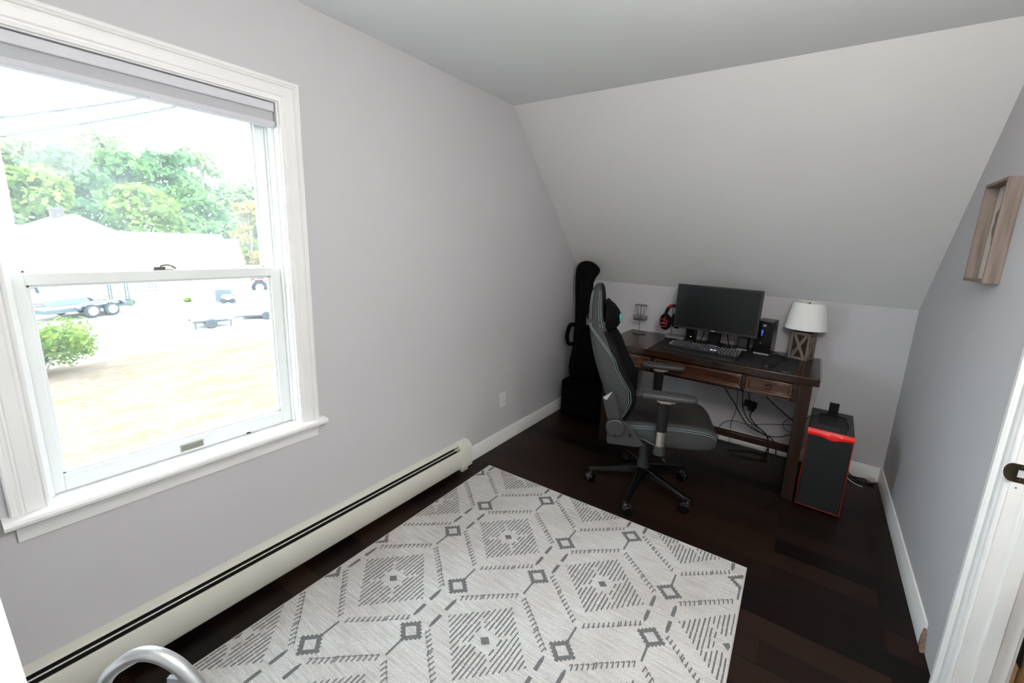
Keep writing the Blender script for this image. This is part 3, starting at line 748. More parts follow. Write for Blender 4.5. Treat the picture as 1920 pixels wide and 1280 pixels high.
# black mini tower with blue lights
rt = thing('router_tower', 'slim black upright box with blue lights between monitor and lamp', 'router', (1.607, -0.150, DZ+0.0001 if False else DZ+0.0036), math.radians(-6))
P('casing', MB().box(-0.055, 0.055, -0.095, 0.085, 0.012, 0.243), BLACKGL, rt, 0.004)
P('base', MB().box(-0.050, 0.050, -0.098, 0.080, 0.0005, 0.012), LIGHTGREY, rt, 0.002)
m = MB()
for x, z in ((-0.012, 0.172), (-0.012, 0.155), (-0.006, 0.163), (-0.010, 0.140)): m.box(x-0.002, x+0.002, -0.0958, -0.0951, z, z+0.008)
P('indicator_lights', m, BLUELED, rt)
m = MB(); m.prism([(-0.016, 0.212), (-0.004, 0.220), (0.012, 0.222), (0.006, 0.214), (0.012, 0.208), (-0.002, 0.204)], 'Y', -0.0958, -0.0951); P('emblem', m, LIGHTGREY, rt)
m = MB(); m.lathe([(0.0001, -0.0965), (0.004, -0.096), (0.004, -0.095)], (-0.012, 0, 0.085), 12, axis='Y'); P('button', m, LIGHTGREY, rt)

# headphone stand and headset
hs = thing('headphone_stand', 'low silver and black box with thin rod holding the red headset', 'headphone stand', (0.965, -0.190, MZ), math.radians(4))
P('base_box', MB().box(-0.065, 0.085, -0.055, 0.055, 0.0005, 0.014), BLACKPL, hs, 0.002)
P('top_cover', MB().box(-0.065, 0.085, -0.055, 0.055, 0.014, 0.034), mat('brushed_grey_metal', (0.20, 0.20, 0.20), 0.4, 0.5), hs, 0.003)
m = MB(); m.tube(spline([(-0.028, 0.0, 0.034), (-0.03, 0.0, 0.18), (-0.033, 0.0, 0.250), (-0.033, 0.0, 0.258)], 5), 0.0028, 8); m.tube([(-0.045, -0.012, 0.2615), (-0.020, 0.012, 0.2615)], 0.005, 10)
P('rod', m, GREYPL, hs)
hd = thing('headset', 'red and black gaming headset hanging left of the monitor', 'headset', (0.928, -0.190, 0.962), math.radians(66))
# local x = ear to ear axis
m = MB(); arc = []
for k in range(15):
    a = PI*k/14; arc.append((-0.072*math.cos(a), 0, 0.035+0.094*math.sin(a)))
R = []
for i, p in enumerate(arc):
    R.append([Vector((p[0]*q, w, 0.035+(p[2]-0.035)*q)) for q, w in ((1.0, -0.016), (1.10, -0.016), (1.10, 0.016), (1.0, 0.016))])
P('headband', MB().loft(R), BLACKPL, hd, 0.002)
R = []
for i in range(4, 11):
    p = arc[i]; R.append([Vector((p[0]*q, w, 0.035+(p[2]-0.035)*q)) for q, w in ((1.105, -0.013), (1.12, -0.013), (1.12, 0.013), (1.105, 0.013))])
P('headband_pad', MB().loft(R), RED, hd)
for sx in (-1, 1):
    c = MB().lathe([(0.0001, -0.026), (0.038, -0.024), (0.058, -0.012), (0.064, 0.0), (0.060, 0.016), (0.046, 0.024), (0.0001, 0.024)], (0, 0, 0), 26, axis='X', T=Tm((sx*0.072, 0, 0.0), (0, 0, 0)) @ Matrix.Diagonal((sx*-1.0, 0.86, 1.05, 1)))
    cup = P('ear_cup', c, BLACKFAB, hd)
    rr2 = [(0.033*math.copysign(abs(math.cos(a))**0.6, math.cos(a)), 0.030*math.copysign(abs(math.sin(a))**0.6, math.sin(a))) for a in [2*PI*k/28 for k in range(28)]]
    P('red_ring', MB().tube([(sx*0.0945, a, b-0.006) for a, b in rr2], 0.0048, 8, closed=True), RED, cup)
    m = MB(); m.box(sx*0.092, sx*0.099, -0.018, -0.006, -0.012, -0.006); m.box(sx*0.092, sx*0.099, 0.006, 0.018, -0.012, -0.006); P('silver_marks', m, WHITEPL, cup)
    m = MB(); m.tube(spline([(sx*0.082, -0.014, 0.05), (sx*0.098, -0.012, 0.03), (sx*0.100, -0.010, -0.002)], 4), 0.0042, 8); P('red_arm', m, RED, cup)

# keyboard
kb = thing('keyboard', 'black full size keyboard with dark wrist rest in front of the monitor', 'keyboard', (1.250, -0.445, MZ), math.radians(-3))
m = MB(); m.prism([(-0.095, 0.001), (0.080, 0.001), (0.080, 0.038), (-0.095, 0.018)], 'X', -0.245, 0.245); P('body', m, BLACKPL, kb, 0.003)
m = MB(); m.prism([(-0.175, 0.001), (-0.097, 0.001), (-0.097, 0.018), (-0.160, 0.017), (-0.175, 0.010)], 'X', -0.245, 0.245); P('wrist_rest', m, mat('black_rest', (0.0075, 0.0075, 0.008), 0.6), kb, 0.003)
m = MB(); kr = random.Random(3)
def kz(y): return 0.018+(y+0.095)/0.175*0.020
for row in range(6):
    y = -0.080+row*0.0232; x = -0.215
    while x < 0.225:
        w = 0.0165
        if row == 0 and -0.13 < x < -0.03: w = 0.105
        if not (0.085 < x < 0.095 or 0.155 < x < 0.162):
            z = kz(y); tp = 0.0085
            b0 = [(x, y, z), (x+w, y, z), (x+w, y+0.017, z+0.001), (x, y+0.017, z+0.001)]
            t0 = [(x+0.002, y+0.002, z+tp), (x+w-0.002, y+0.002, z+tp), (x+w-0.002, y+0.015, z+tp+0.001), (x+0.002, y+0.015, z+tp+0.001)]
            m.loft([b0, t0])
            if w < 0.02:
                m.box(x+0.0045, x+0.0118, y+0.0035, y+0.0135, z+tp+0.0008, z+tp+0.0014, mi=1)
        x += w+0.0035
P('keys', m, [KEYS, KEYLEG], kb, smooth=0)
P('side_strip', MB().box(-0.240, -0.225, -0.05, 0.04, 0.025, 0.031, Tm((0, 0, 0.0), (0.10, 0, 0))), LIGHTGREY, kb, 0.001)
m = MB(); m.box(0.055, 0.070, -0.053, -0.046, 0.0325, 0.0345); m.box(0.080, 0.092, -0.053, -0.046, 0.0325, 0.0345); P('lit_keys', m, WHITELED, kb)
P('media_strip', MB().box(0.0, 0.075, 0.070, 0.077, 0.0365, 0.0392), LIGHTGREY, kb); P('media_strip', MB().box(0.165, 0.205, 0.070, 0.077, 0.0365, 0.0392), LIGHTGREY, kb)
m = MB(); m.lathe([(0.0001, 0.006), (0.004, 0.004), (0.005, 0.0)], (0.228, 0.06, 0.0355), 10); P('lock_light', m, WHITELED, kb)

# mouse
ms = thing('computer_mouse', 'black computer mouse on the desk mat in front of the lamp', 'mouse', (1.678, -0.548, MZ), math.radians(-22))
R = []
for t, w, h in ((0.0, 0.010, 0.006), (0.08, 0.024, 0.018), (0.25, 0.031, 0.031), (0.5, 0.031, 0.037), (0.75, 0.030, 0.029), (0.93, 0.026, 0.017), (1.0, 0.016, 0.008)):
    y = -0.062+t*0.124
    R.append([(w*math.cos(a), y, 0.0008 if math.sin(a) < 0 else 0.0008+h*math.sin(a)**0.7) for a in [2*PI*k/16-0.01 for k in range(16)]])
P('shell', MB().loft(R), BLACKPL, ms, smooth=60)
P('wheel', MB().cyl((-0.004, 0.028, 0.026), (0.004, 0.028, 0.026), 0.010, n=14), GREYPL, ms)
m = MB().tube(spline([(1.700, -0.488, MZ+0.008), (1.725, -0.42, MZ+0.004), (1.735, -0.36, MZ+0.004), (1.765, -0.325, MZ+0.005), (1.758, -0.27, MZ+0.004), (1.70, -0.16, MZ+0.003), (1.66, -0.045, MZ+0.003)], 6), 0.0022, 8)
tag(m.build('mouse_cord', BLACKPL, loc=(1.72, -0.35, MZ)), 'thin black mouse cord curling towards the lamp base', 'cord')

# lamp
la = thing('table_lamp', 'table lamp with white drum shade and brown lattice wood base', 'lamp', (1.838, -0.142, DZ+0.0002), math.radians(-19))
hb, zb = 0.061, 0.195
m = MB()
for sx in (-1, 1):
    for sy in (-1, 1): m.box(sx*hb-(0.015 if sx > 0 else 0), sx*hb+(0.015 if sx < 0 else 0), sy*hb-(0.015 if sy > 0 else 0), sy*hb+(0.015 if sy < 0 else 0), 0.0, zb)
m.box(-hb, hb, -hb, hb, 0, 0.018); m.box(-hb, hb, -hb, hb, zb-0.018, zb)
lb = P('base', m, OLDWOOD, la, 0.0015)
for k in range(4):
    Tr = Matrix.Rotation(k*PI/2, 4, 'Z')
    for sg in (-1, 1):
        L = math.hypot(0.085, zb-0.036)
        Tx = Tr @ Tm((0, -hb+0.004+0.0012*sg, zb/2), (0, sg*math.atan2(0.075, zb-0.036), 0))
        P('cross_slat', MB().box(-0.0095, 0.0095, -0.0035, 0.0035, -L/2+0.004, L/2-0.004, Tx), OLDWOOD, lb)
P('inner_core', MB().box(-0.040, 0.040, -0.040, 0.040, 0.018, zb-0.018), INNERDARK, la)
m = MB(); m.cyl((0, 0, zb), (0, 0, zb+0.05), 0.012, n=14); m.cyl((0, 0, zb+0.05), (0, 0, zb+0.2), 0.004, n=8); P('stem', m, BRONZE, la)
m = MB()
n = 40; zs0, zs1, r0, r1 = 0.216, 0.400, 0.128, 0.098
m.lathe([(r0, zs0), (r1, zs1), (r1-0.003, zs1), (r0-0.003, zs0), (r0, zs0)], n=n)
P('shade', m, SHADE, la)
m = MB()
for a in (0, 2*PI/3, 4*PI/3): m.cyl((0, 0, zs1-0.010), (0.096*math.cos(a), 0.096*math.sin(a), zs1-0.008), 0.0018, n=6)
m.lathe([(0.0001, zs1+0.003), (0.004, zs1+0.001), (0.005, zs1-0.010)], n=10)
P('finial', m, BRONZE, la)
m = MB().tube(spline([(1.905, -0.075, DZ+0.005), (1.945, -0.055, DZ+0.005), (1.968, -0.040, DZ-0.004), (1.984, -0.024, 0.72), (1.992, -0.012, 0.58), (1.976, -0.012, 0.45), (1.965, -0.012, 0.34)], 6), 0.0025, 8)
tag(m.build('lamp_cord', WHITEPL, loc=(1.97, -0.03, 0.6)), 'thin white lamp cord hanging off the back corner of the desk', 'cord')

# miniature basket
bk = thing('disc_golf_basket', 'miniature silver wire basket on a pole at the back corner of the desk', 'ornament', (0.655, -0.150, DZ+0.0002))
MB().lathe([(0.050, 0.0), (0.058, 0.003), (0.054, 0.009), (0.044, 0.009), (0.040, 0.003)], n=30).build('base_ring', WIRE, bk)
m = MB(); m.cyl((0, 0, 0.004), (0, 0, 0.240), 0.0032, n=8)
for a in range(3): m.cyl((0, 0, 0.006), (0.046*math.cos(a*2.1), 0.046*math.sin(a*2.1), 0.006), 0.0025, n=6)
m.build('pole', WIRE, bk)
m = MB()
for r, z in ((0.056, 0.118), (0.057, 0.132), (0.058, 0.150)): m.tube([(r*math.cos(2*PI*k/28), r*math.sin(2*PI*k/28), z) for k in range(28)], 0.0022, 6, closed=True)
for k in range(16): a = 2*PI*k/16; m.cyl((0.056*math.cos(a), 0.056*math.sin(a), 0.118), (0.058*math.cos(a), 0.058*math.sin(a), 0.150), 0.0012, n=5); m.cyl((0, 0, 0.117), (0.056*math.cos(a), 0.056*math.sin(a), 0.117), 0.0013, n=5)
m.build('tray', WIRE, bk)
m = MB(); r = 0.053; m.tube([(r*math.cos(2*PI*k/28), r*math.sin(2*PI*k/28), 0.240) for k in range(28)], 0.0028, 6, closed=True)
for k in range(4): a = 2*PI*k/4; m.cyl((0, 0, 0.240), (r*math.cos(a), r*math.sin(a), 0.240), 0.0015, n=5)
m.build('top_rim', WIRE, bk)
for k in range(10):
    a = 2*PI*k/10
    MB().tube(spline([(0.051*math.cos(a), 0.051*math.sin(a), 0.239), (0.040*math.cos(a), 0.040*math.sin(a), 0.19), (0.022*math.cos(a), 0.022*math.sin(a), 0.15), (0.004*math.cos(a), 0.004*math.sin(a), 0.128)], 4), 0.0014, 5).build('chain', WIRE, bk)

# ---------------------------------------------------------------- gaming chair
CA = math.radians(20)
ch = thing('gaming_chair', 'charcoal fabric gaming chair with pale stitching turned side-on at the desk', 'chair', (1.10, -1.12, 0), CA)
# local: x forward, y left (right side faces the camera)
BK = [(1.318, -.372, -.352, .085, 0), (1.300, -.390, -.338, .118, 0), (1.25, -.402, -.328, .143, 0), (1.18, -.405, -.322, .155, 0), (1.11, -.402, -.312, .166, .005), (1.06, -.394, -.290, .196, .02),
      (1.00, -.381, -.250, .240, .04), (.93, -.362, -.226, .260, .05), (.86, -.340, -.202, .262, .055), (.79, -.315, -.158, .258, .06), (.73, -.292, -.120, .253, .065), (.67, -.268, -.112, .250, .06), (.61, -.244, -.132, .244, .05), (.56, -.222, -.156, .234, .03), (.535, -.205, -.172, .222, .01)]
R = []
def ext(z): return 0.036*min(1.0, max(0.0, (1.07-z)/0.13))
for z, re, fr, w, dp in BK:
    fx = fr+ext(z)
    half = [(0.0, re-0.006), (0.5*w, re-0.003), (0.86*w, re+0.008), (w, re+0.35*(fr-re)), (w*0.998, fr-0.010), (w*0.965, fx-0.010), (w*0.86, fx), (w*0.71, fx-dp*0.55), (w*0.55, fx-dp*1.1), (0.0, fx-dp*1.2)]
    ring = [(x, y, z) for y, x in half]+[(x, -y, z) for y, x in half[1:-1]][::-1]
    R.append(ring)
nh = 10; nr = len(R[0])
def bmat(i, j):
    jj = j if j < nh else nr-j-1
    if j < 0: return 0
    return 1 if (4 if R[i][0][2] < 1.08 else 6) <= jj <= 9 else 0
MB().loft(R, mfun=bmat).build('backrest', [CHFAB, CHDARK], ch, subsurf=2)
# stitching lines along the back bolsters and head
def sidept(z, q, off=0.004):
    for a, b in zip(BK, BK[1:]):
        if a[0] >= z >= b[0]:
            t = (a[0]-z)/(a[0]-b[0]); re, fr, w = [a[k]+(b[k]-a[k])*t for k in (1, 2, 3)]
            return (re+q*(fr-re), w+off, z)
for sy in (-1, 1):
    m = MB()
    for q0, q1 in ((0.10, 0.90), (0.20, 0.98)):
        pts = []
        for k in range(26):
            t = k/25; z = 1.285-t*0.73
            q = q0 if z > 1.08 else min(q1, q0+(q1-q0)*((1.08-z)/0.16)**0.8) if z > 0.92 else q1
            x, y, zz = sidept(z, q); wsh = 0.0 if q < 0.9 else -0.004
            pts.append((x, sy*(y+wsh-0.002), zz))
        m.tube(pts, 0.0010, 6)
    for q in (0.72, 0.86):
        pts = []
        for k in range(9):
            x, y, zz = sidept(1.285-k*0.026, q); pts.append((x, sy*(y-0.002), zz))
        m.tube(pts, 0.0009, 6)
    m.build('stitching', STITCH, ch)
# head pillow and strap
m = MB(); R = []
for k in range(9):
    t = k/8; z = 1.005+0.215*t; s = math.sqrt(max(0.02, 1-(2*t-1)**2)); ct = -0.315
    R.append([(ct+0.012+(0.088*s**1.6 if math.cos(a) > 0 else 0.012)*math.cos(a)*(abs(math.sin(a))*-0.25+1), 0.145*(0.45+0.55*s)*math.copysign(abs(math.sin(a))**0.8, math.sin(a)), z) for a in [2*PI*j/20 for j in range(20)]])
pw = m.loft(R).build('head_pillow', BLACKFAB, ch, smooth=60)
m = MB(); R2_ = [(-0.204, -0.024, 1.122), (-0.196, 0.0, 1.118), (-0.204, 0.03, 1.125)]
m.lathe([(0.0001, 0.006), (0.014, 0.004), (0.016, -0.006)], (0, 0, 0), 12, axis='X', T=Tm((-0.221, -0.03, 1.118)) @ Matrix.Diagonal((1, 1.0, 1.6, 1)))
m.build('pillow_logo', TEAL, pw)
m = MB(); pts = [(-0.30, -0.168, 1.092), (-0.36, -0.176, 1.098), (-0.408, -0.168, 1.102), (-0.416, -0.08, 1.104), (-0.416, 0.08, 1.104), (-0.408, 0.168, 1.102), (-0.36, 0.176, 1.098), (-0.30, 0.168, 1.092)]
R = []
for i, p in enumerate(pts):
    d = Vector(pts[min(i+1, 7)])-Vector(pts[max(i-1, 0)]); nrm = Vector((d.y, -d.x, 0)).normalized()*-0.004
    R.append([Vector(p)+Vector((0, 0, -0.017)), Vector(p)+Vector((0, 0, 0.017)), Vector(p)+nrm+Vector((0, 0, 0.017)), Vector(p)+nrm+Vector((0, 0, -0.017))])
m.loft(R).build('pillow_strap', GREYPL, ch)
# seat
ST = [(-.205, .215, .500, .500, .455), (-.17, .245, .532, .508, .438), (-.05, .268, .552, .512, .425), (.08, .276, .566, .518, .420), (.18, .276, .572, .526, .420), (.26, .268, .566, .536, .424), (.32, .252, .552, .540, .424), (.362, .230, .528, .526, .432), (.386, .190, .500, .500, .452)]
R = []
for x, w, bt, ct, bo in ST:
    half = [(0, ct), (0.45*w, ct), (0.62*w, ct+(bt-ct)*0.35), (0.78*w, bt), (0.92*w, bt-0.004), (w, bt-0.022), (w*1.0, (bt+bo)/2), (w*0.97, bo+0.012), (w*0.86, bo), (0, bo-0.004)]
    R.append([(x, y, z) for y, z in half]+[(x, -y, z) for y, z in half[1:-1]][::-1])
nr2 = len(R[0])
def smat(i, j):
    jj = j if j < nh else nr2-j-1
    return 1 if 0 <= jj <= 2 else 0
MB().loft(R, mfun=smat).build('seat', [CHFAB, CHSEAT], ch, subsurf=2)
for sy in (-1, 1):
    m = MB()
    for dz in (0.0, 0.011):
        m.tube(spline([(x, sy*(w*(1.0 if dz == 0 else 0.985)+0.001), bt-0.022+dz) for x, w, bt, ct, bo in ST[1:-1]], 4), 0.0010, 6)
    m.build('stitching', STITCH, ch)
# mechanism plate, gas lift
m = MB(); m.box(-0.13, 0.12, -0.10, 0.10, 0.385, 0.424); m.box(-0.05, 0.05, -0.05, 0.05, 0.345, 0.386)
m.build('tilt_mechanism', BLACKPL, ch, 0.006)
m = MB(); m.lathe([(0.0001, 0.135), (0.046, 0.135), (0.042, 0.165), (0.036, 0.20), (0.032, 0.36), (0.0001, 0.36)], n=24); m.build('gas_lift_cover', mat('dark_grey_sleeve', (0.020, 0.022, 0.023), 0.45), ch)
m = MB(); m.tube(spline([(0.02, -0.09, 0.395), (0.05, -0.20, 0.392), (0.08, -0.265, 0.372), (0.11, -0.28, 0.345)], 5), 0.004, 8); m.build('height_lever', BLACKGL, ch)
# armrests
for sy in (-1, 1):
    ar = bpy.data.objects.new('armrest', None); COL.objects.link(ar); ar.parent = ch
    yc = sy*0.305
    R = []
    for t, w, zz in ((0, 0.022, 0), (0.04, 0.036, 0.002), (0.15, 0.045, 0.003), (0.5, 0.049, 0.002), (0.8, 0.047, 0.0), (0.95, 0.036, -0.002), (1.0, 0.020, -0.004)):
        x = -0.065+0.295*t
        R.append([(x, yc+w*c, 0.752+zz+h) for c, h in ((-1, -0.008), (-0.97, 0.006), (-0.82, 0.016), (0.0, 0.019), (0.82, 0.016), (0.97, 0.006), (1, -0.008), (0.9, -0.020), (0, -0.022), (-0.9, -0.020))])
    MB().loft(R).build('arm_pad', GREYPL, ar, subsurf=1)
    m = MB(); m.box(0.02, 0.115, yc-0.028, yc+0.028, 0.722, 0.732); m.box(0.035, 0.095, yc-0.02, yc+0.02, 0.712, 0.722); m.build('pad_bracket', CHROMEDK, ar, 0.002)
    def oval(z, a, b): return [(0.060+a*math.cos(q), yc+b*math.sin(q), z) for q in [2*PI*k/20 for k in range(20)]]
    MB().loft([oval(0.545, .029, .019), oval(0.712, .033, .022)]).build('post_sleeve', BLACKPL, ar)
    MB().loft([oval(0.455, .024, .014), oval(0.546, .024, .014)]).build('post_inner', CHROMEDK, ar)
    m = MB().loft([oval(0.405, .030, .020), oval(0.415, .035, .024), oval(0.458, .028, .018)]); m.tube([(0.06, yc, 0.412), (0.055, sy*0.20, 0.402), (0.05, sy*0.10, 0.404)], [0.020, 0.020, 0.022], 10, flat=0.6)
    m.build('post_foot', GREYPL, ar)
# recline brackets on both sides
for sy in (-1, 1):
    y0, y1 = sorted((sy*0.268, sy*0.284))
    m = MB(); m.prism([(-0.238, 0.500), (-0.232, 0.425), (-0.225, 0.415), (-0.060, 0.418), (-0.020, 0.436), (-0.115, 0.545), (-0.19, 0.585)], 'Y', y0, y1)
    hb_ = m.build('recline_bracket', GREYPL, ch, 0.003)
    m = MB(); m.prism([(-0.238, 0.560), (-0.166, 0.575), (-0.200, 0.700), (-0.222, 0.736), (-0.276, 0.692)], 'Y', y0, y1)
    m.build('back_plate', GREYPL, hb_, 0.003)
    m = MB(); m.prism([(-0.222, 0.735), (-0.275, 0.692), (-0.252, 0.680)], 'Y', *sorted((sy*0.2845, sy*0.2855))); m.build('plate_highlight', LIGHTGREY, hb_)
    m = MB(); m.lathe([(0.0001, 0.305), (0.046, 0.305), (0.054, 0.299), (0.056, 0.284), (0.056, 0.262)], (0, 0, 0), 28, axis='Y', T=Tm((-0.190, 0, 0.522)) @ Matrix.Diagonal((1, sy, 1, 1)))
    m.build('pivot_cover', GREYPL, hb_, 0.002)
    for x, z in ((-0.19, 0.482), (-0.105, 0.490)): MB().cyl((x, sy*0.284, z), (x, sy*0.3065, z), 0.006, n=12).build('bolt', BLACKGL, hb_)
m = MB(); m.tube([(-0.05, -0.268, 0.475), (-0.01, -0.290, 0.472), (0.035, -0.300, 0.455)], [0.014, 0.011, 0.007], 8, flat=0.5); m.build('recline_lever', GREYPL, ch)
# five-star base with casters
for k in range(5):
    a = math.radians(-87+72*k)-CA
    d = Vector((math.cos(a), math.sin(a), 0)); s = Vector((-d.y, d.x, 0))
    R = []
    for t, w, zt, zb_ in ((0.030, 0.030, 0.168, 0.115), (0.10, 0.026, 0.152, 0.112), (0.20, 0.021, 0.127, 0.100), (0.30, 0.017, 0.104, 0.082), (0.345, 0.015, 0.098, 0.080)):
        c = d*t
        R.append([c+s*-w+Vector((0, 0, zb_)), c+s*w+Vector((0, 0, zb_)), c+s*w*0.8+Vector((0, 0, zt-0.006)), c+s*w*0.35+Vector((0, 0, zt)), c-s*w*0.35+Vector((0, 0, zt)), c-s*w*0.8+Vector((0, 0, zt-0.006))])
    leg = MB().loft(R).build('base_leg', BLACKGL, ch, 0.002)
    ca = bpy.data.objects.new('caster', None); COL.objects.link(ca); ca.parent = leg
    ct = d*0.325; q = a+0.6+k*1.3; ax = Vector((math.cos(q), math.sin(q), 0)); fw = Vector((-ax.y, ax.x, 0))
    wc = ct+fw*0.014
    m = MB()
    for sg in (-1, 1):
        m.cyl(wc+ax*sg*0.008+Vector((0, 0, 0.0305)), wc+ax*sg*0.026+Vector((0, 0, 0.0305)), 0.030, n=24)
    m.build('wheels', BLACKGL, leg, 0.003)
    bpy.data.objects.remove(ca)
    m = MB(); m.cyl(ct+Vector((0, 0, 0.058)), ct+Vector((0, 0, 0.086)), 0.006, n=10); m.build('stem', CHROME, leg)
    m = MB(); m.cyl(wc+ax*-0.009+Vector((0, 0, 0.034)), wc+ax*0.009+Vector((0, 0, 0.034)), 0.029, n=20); m.build('fork', GREYPL, leg)

# ---------------------------------------------------------------- corner: black cabinet and instrument bag
am = thing('amplifier_cabinet', 'plain black box cabinet on the floor in the far corner', 'amplifier', (0.265, -0.255, 0))
P('cabinet', MB().box(-0.195, 0.195, -0.155, 0.155, 0.012, 0.333), BLACKTOLEX, am, 0.012)
P('grille', MB().box(-0.165, 0.165, -0.160, -0.1551, 0.045, 0.25), BLACKFAB, am, 0.002)
for sx in (-1, 1):
    for sy in (-1, 1): P('foot', MB().cyl((sx*0.15, sy*0.11, 0.0005), (sx*0.15, sy*0.11, 0.013), 0.018, n=14), BLACKPL, am)
gb = thing('guitar_bag', 'black soft guitar bag standing upright on the black cabinet', 'guitar bag', (0.21, -0.270, 0.3345))
OUT = [(.330, .336), (.365, .37), (.382, .43), (.378, .50), (.345, .60), (.325, .68), (.338, .76), (.340, .84), (.312, .93), (.272, 1.00), (.250, 1.08), (.243, 1.15), (.240, 1.215), (.258, 1.258), (.290, 1.30), (.300, 1.325), (.294, 1.348), (.262, 1.374), (.228, 1.393), (.195, 1.402), (.160, 1.402), (.122, 1.388), (.098, 1.362), (.086, 1.33), (.082, 1.25), (.086, 1.16), (.096, 1.05), (.108, .93), (.113, .87), (.108, .80), (.104, .73), (.106, .66), (.096, .58), (.080, .50), (.074, .43), (.080, .37), (.105, .336)]
cx_ = lambda z: 0.225-(z-0.336)*0.055
R = []
for dy, sc in ((-0.062, 0.55), (-0.058, 0.80), (-0.045, 0.94), (-0.02, 1.0), (0.02, 1.0), (0.045, 0.94), (0.058, 0.8), (0.062, 0.55)):
    ring = []
    for x, z in OUT:
        c = cx_(z); thin = 1.0 if z < 0.95 else 0.72
        zz = 0.336+(z-0.336)*(1-(1-sc)*0.05)+(1-sc)*0.012
        zz = max(0.336, zz)
        ring.append((c+(x-c)*sc-0.21, dy*thin, zz-0.3345))
    R.append(ring)
MB().loft(R).build('bag', BLACKFAB, gb, smooth=70)
m = MB(); m.tube(spline([(-0.092, -0.05, 0.500), (-0.128, -0.06, 0.490), (-0.150, -0.06, 0.430), (-0.154, -0.06, 0.365), (-0.138, -0.055, 0.318), (-0.098, -0.05, 0.320)], 5), 0.017, 8, flat=1.1); m.build('carry_handle', BLACKTOLEX, gb)
m = MB(); m.tube([(x-0.21, -0.066+ (0.012 if z > .95 else 0), z-0.3345) for x, z in ((.13, .40), (.15, .6), (.16, .8), (.165, 1.0), (.165, 1.2))], 0.004, 6); m.build('zip', BLACKPL, gb)

# ---------------------------------------------------------------- computer tower
pc = thing('computer_tower', 'black desktop computer tower with red outline beside the desk', 'computer', (2.062, -0.470, 0), math.radians(-2))
x0, x1, y0, y1, zt = -0.113, 0.113, -0.225, 0.215, 0.515
P('case', MB().box(x0, x1, y0+0.012, y1, 0.012, zt), mat('black_case_metal', (0.010, 0.010, 0.011), 0.45), pc, 0.004)
P('front_panel', MB().box(x0+0.0032, x1-0.004, y0, y0+0.0118, 0.0182, zt-0.032), mat('black_mesh_front', (0.0065, 0.0075, 0.008), 0.55, var=0.3, scale=400), pc, 0.003)
m = MB()
for a in ((x0-0.0005, x0+0.0025, 0.014, zt-0.03), (x1-0.0035, x1+0.0005, 0.014, zt-0.03), (x0, x1, 0.014, 0.0176)): m.box(a[0], a[1], y0+0.001, y0+0.013, a[2], a[3])
P('red_trim', m, mat('red_trim_paint', (0.42, 0.010, 0.012), 0.4), pc, 0.001)
R = []
for k in range(13):
    t = k/12; x = x0-0.001+t*(x1-x0+0.002)
    dip = 0.012*math.exp(-((t-0.55)/0.16)**2)-0.006*max(0, t-0.62)/0.38
    R.append([(x, y0-0.006, zt-0.030-dip), (x, y0-0.008, zt-0.014-dip*0.5), (x, y0+0.004, zt+0.003), (x, y0+0.018, zt+0.003), (x, y0+0.014, zt-0.028)])
P('red_band', MB().loft(R), REDGLOW, pc)
m = MB(); m.box(-0.07, 0.08, -0.09, 0.13, zt, zt+0.002); P('top_vent', m, mat('black_vent', (0.006, 0.006, 0.006), 0.7), pc)
for sx in (-0.09, 0.09):
    for sy in (-0.18, 0.18): P('foot', MB().cyl((sx, sy, 0.0005), (sx, sy, 0.013), 0.015, n=12), BLACKPL, pc)
m = MB()
for x in (0.045, 0.065): m.box(x, x+0.006, -0.165, -0.125, zt, zt+0.010)
P('usb_plugs', m, BLACKPL, pc, 0.001)
an = thing('webcam_dock', 'small black upright block standing on top of the computer tower', 'dock', (2.068, -0.345, 0.5175))
P('block', MB().box(-0.026, 0.026, -0.010, 0.010, 0.012, 0.082), BLACKPL, an, 0.003)
P('foot', MB().box(-0.030, 0.030, -0.022, 0.022, 0.0005, 0.012), BLACKPL, an, 0.002)
m = MB().tube(spline([(2.050, -0.355, 0.522), (2.00, -0.40, 0.5225), (1.968, -0.46, 0.5235), (1.945, -0.472, 0.520), (1.930, -0.465, 0.49), (1.928, -0.40, 0.44)], 6), 0.0032, 8)
tag(m.build('dock_cable', BLACKPL, loc=(1.98, -0.43, 0.52)), 'black cable lying over the top of the computer tower', 'cable')
m = MB().tube(spline([(2.102, -0.35, 0.5225), (2.135, -0.40, 0.5220), (2.145, -0.50, 0.5220), (2.142, -0.575, 0.5225)], 6), 0.0024, 8)
tag(m.build('usb_cable', BLACKPL, loc=(2.14, -0.48, 0.52)), 'thin black cable curving to the plugs on the tower top', 'cable')

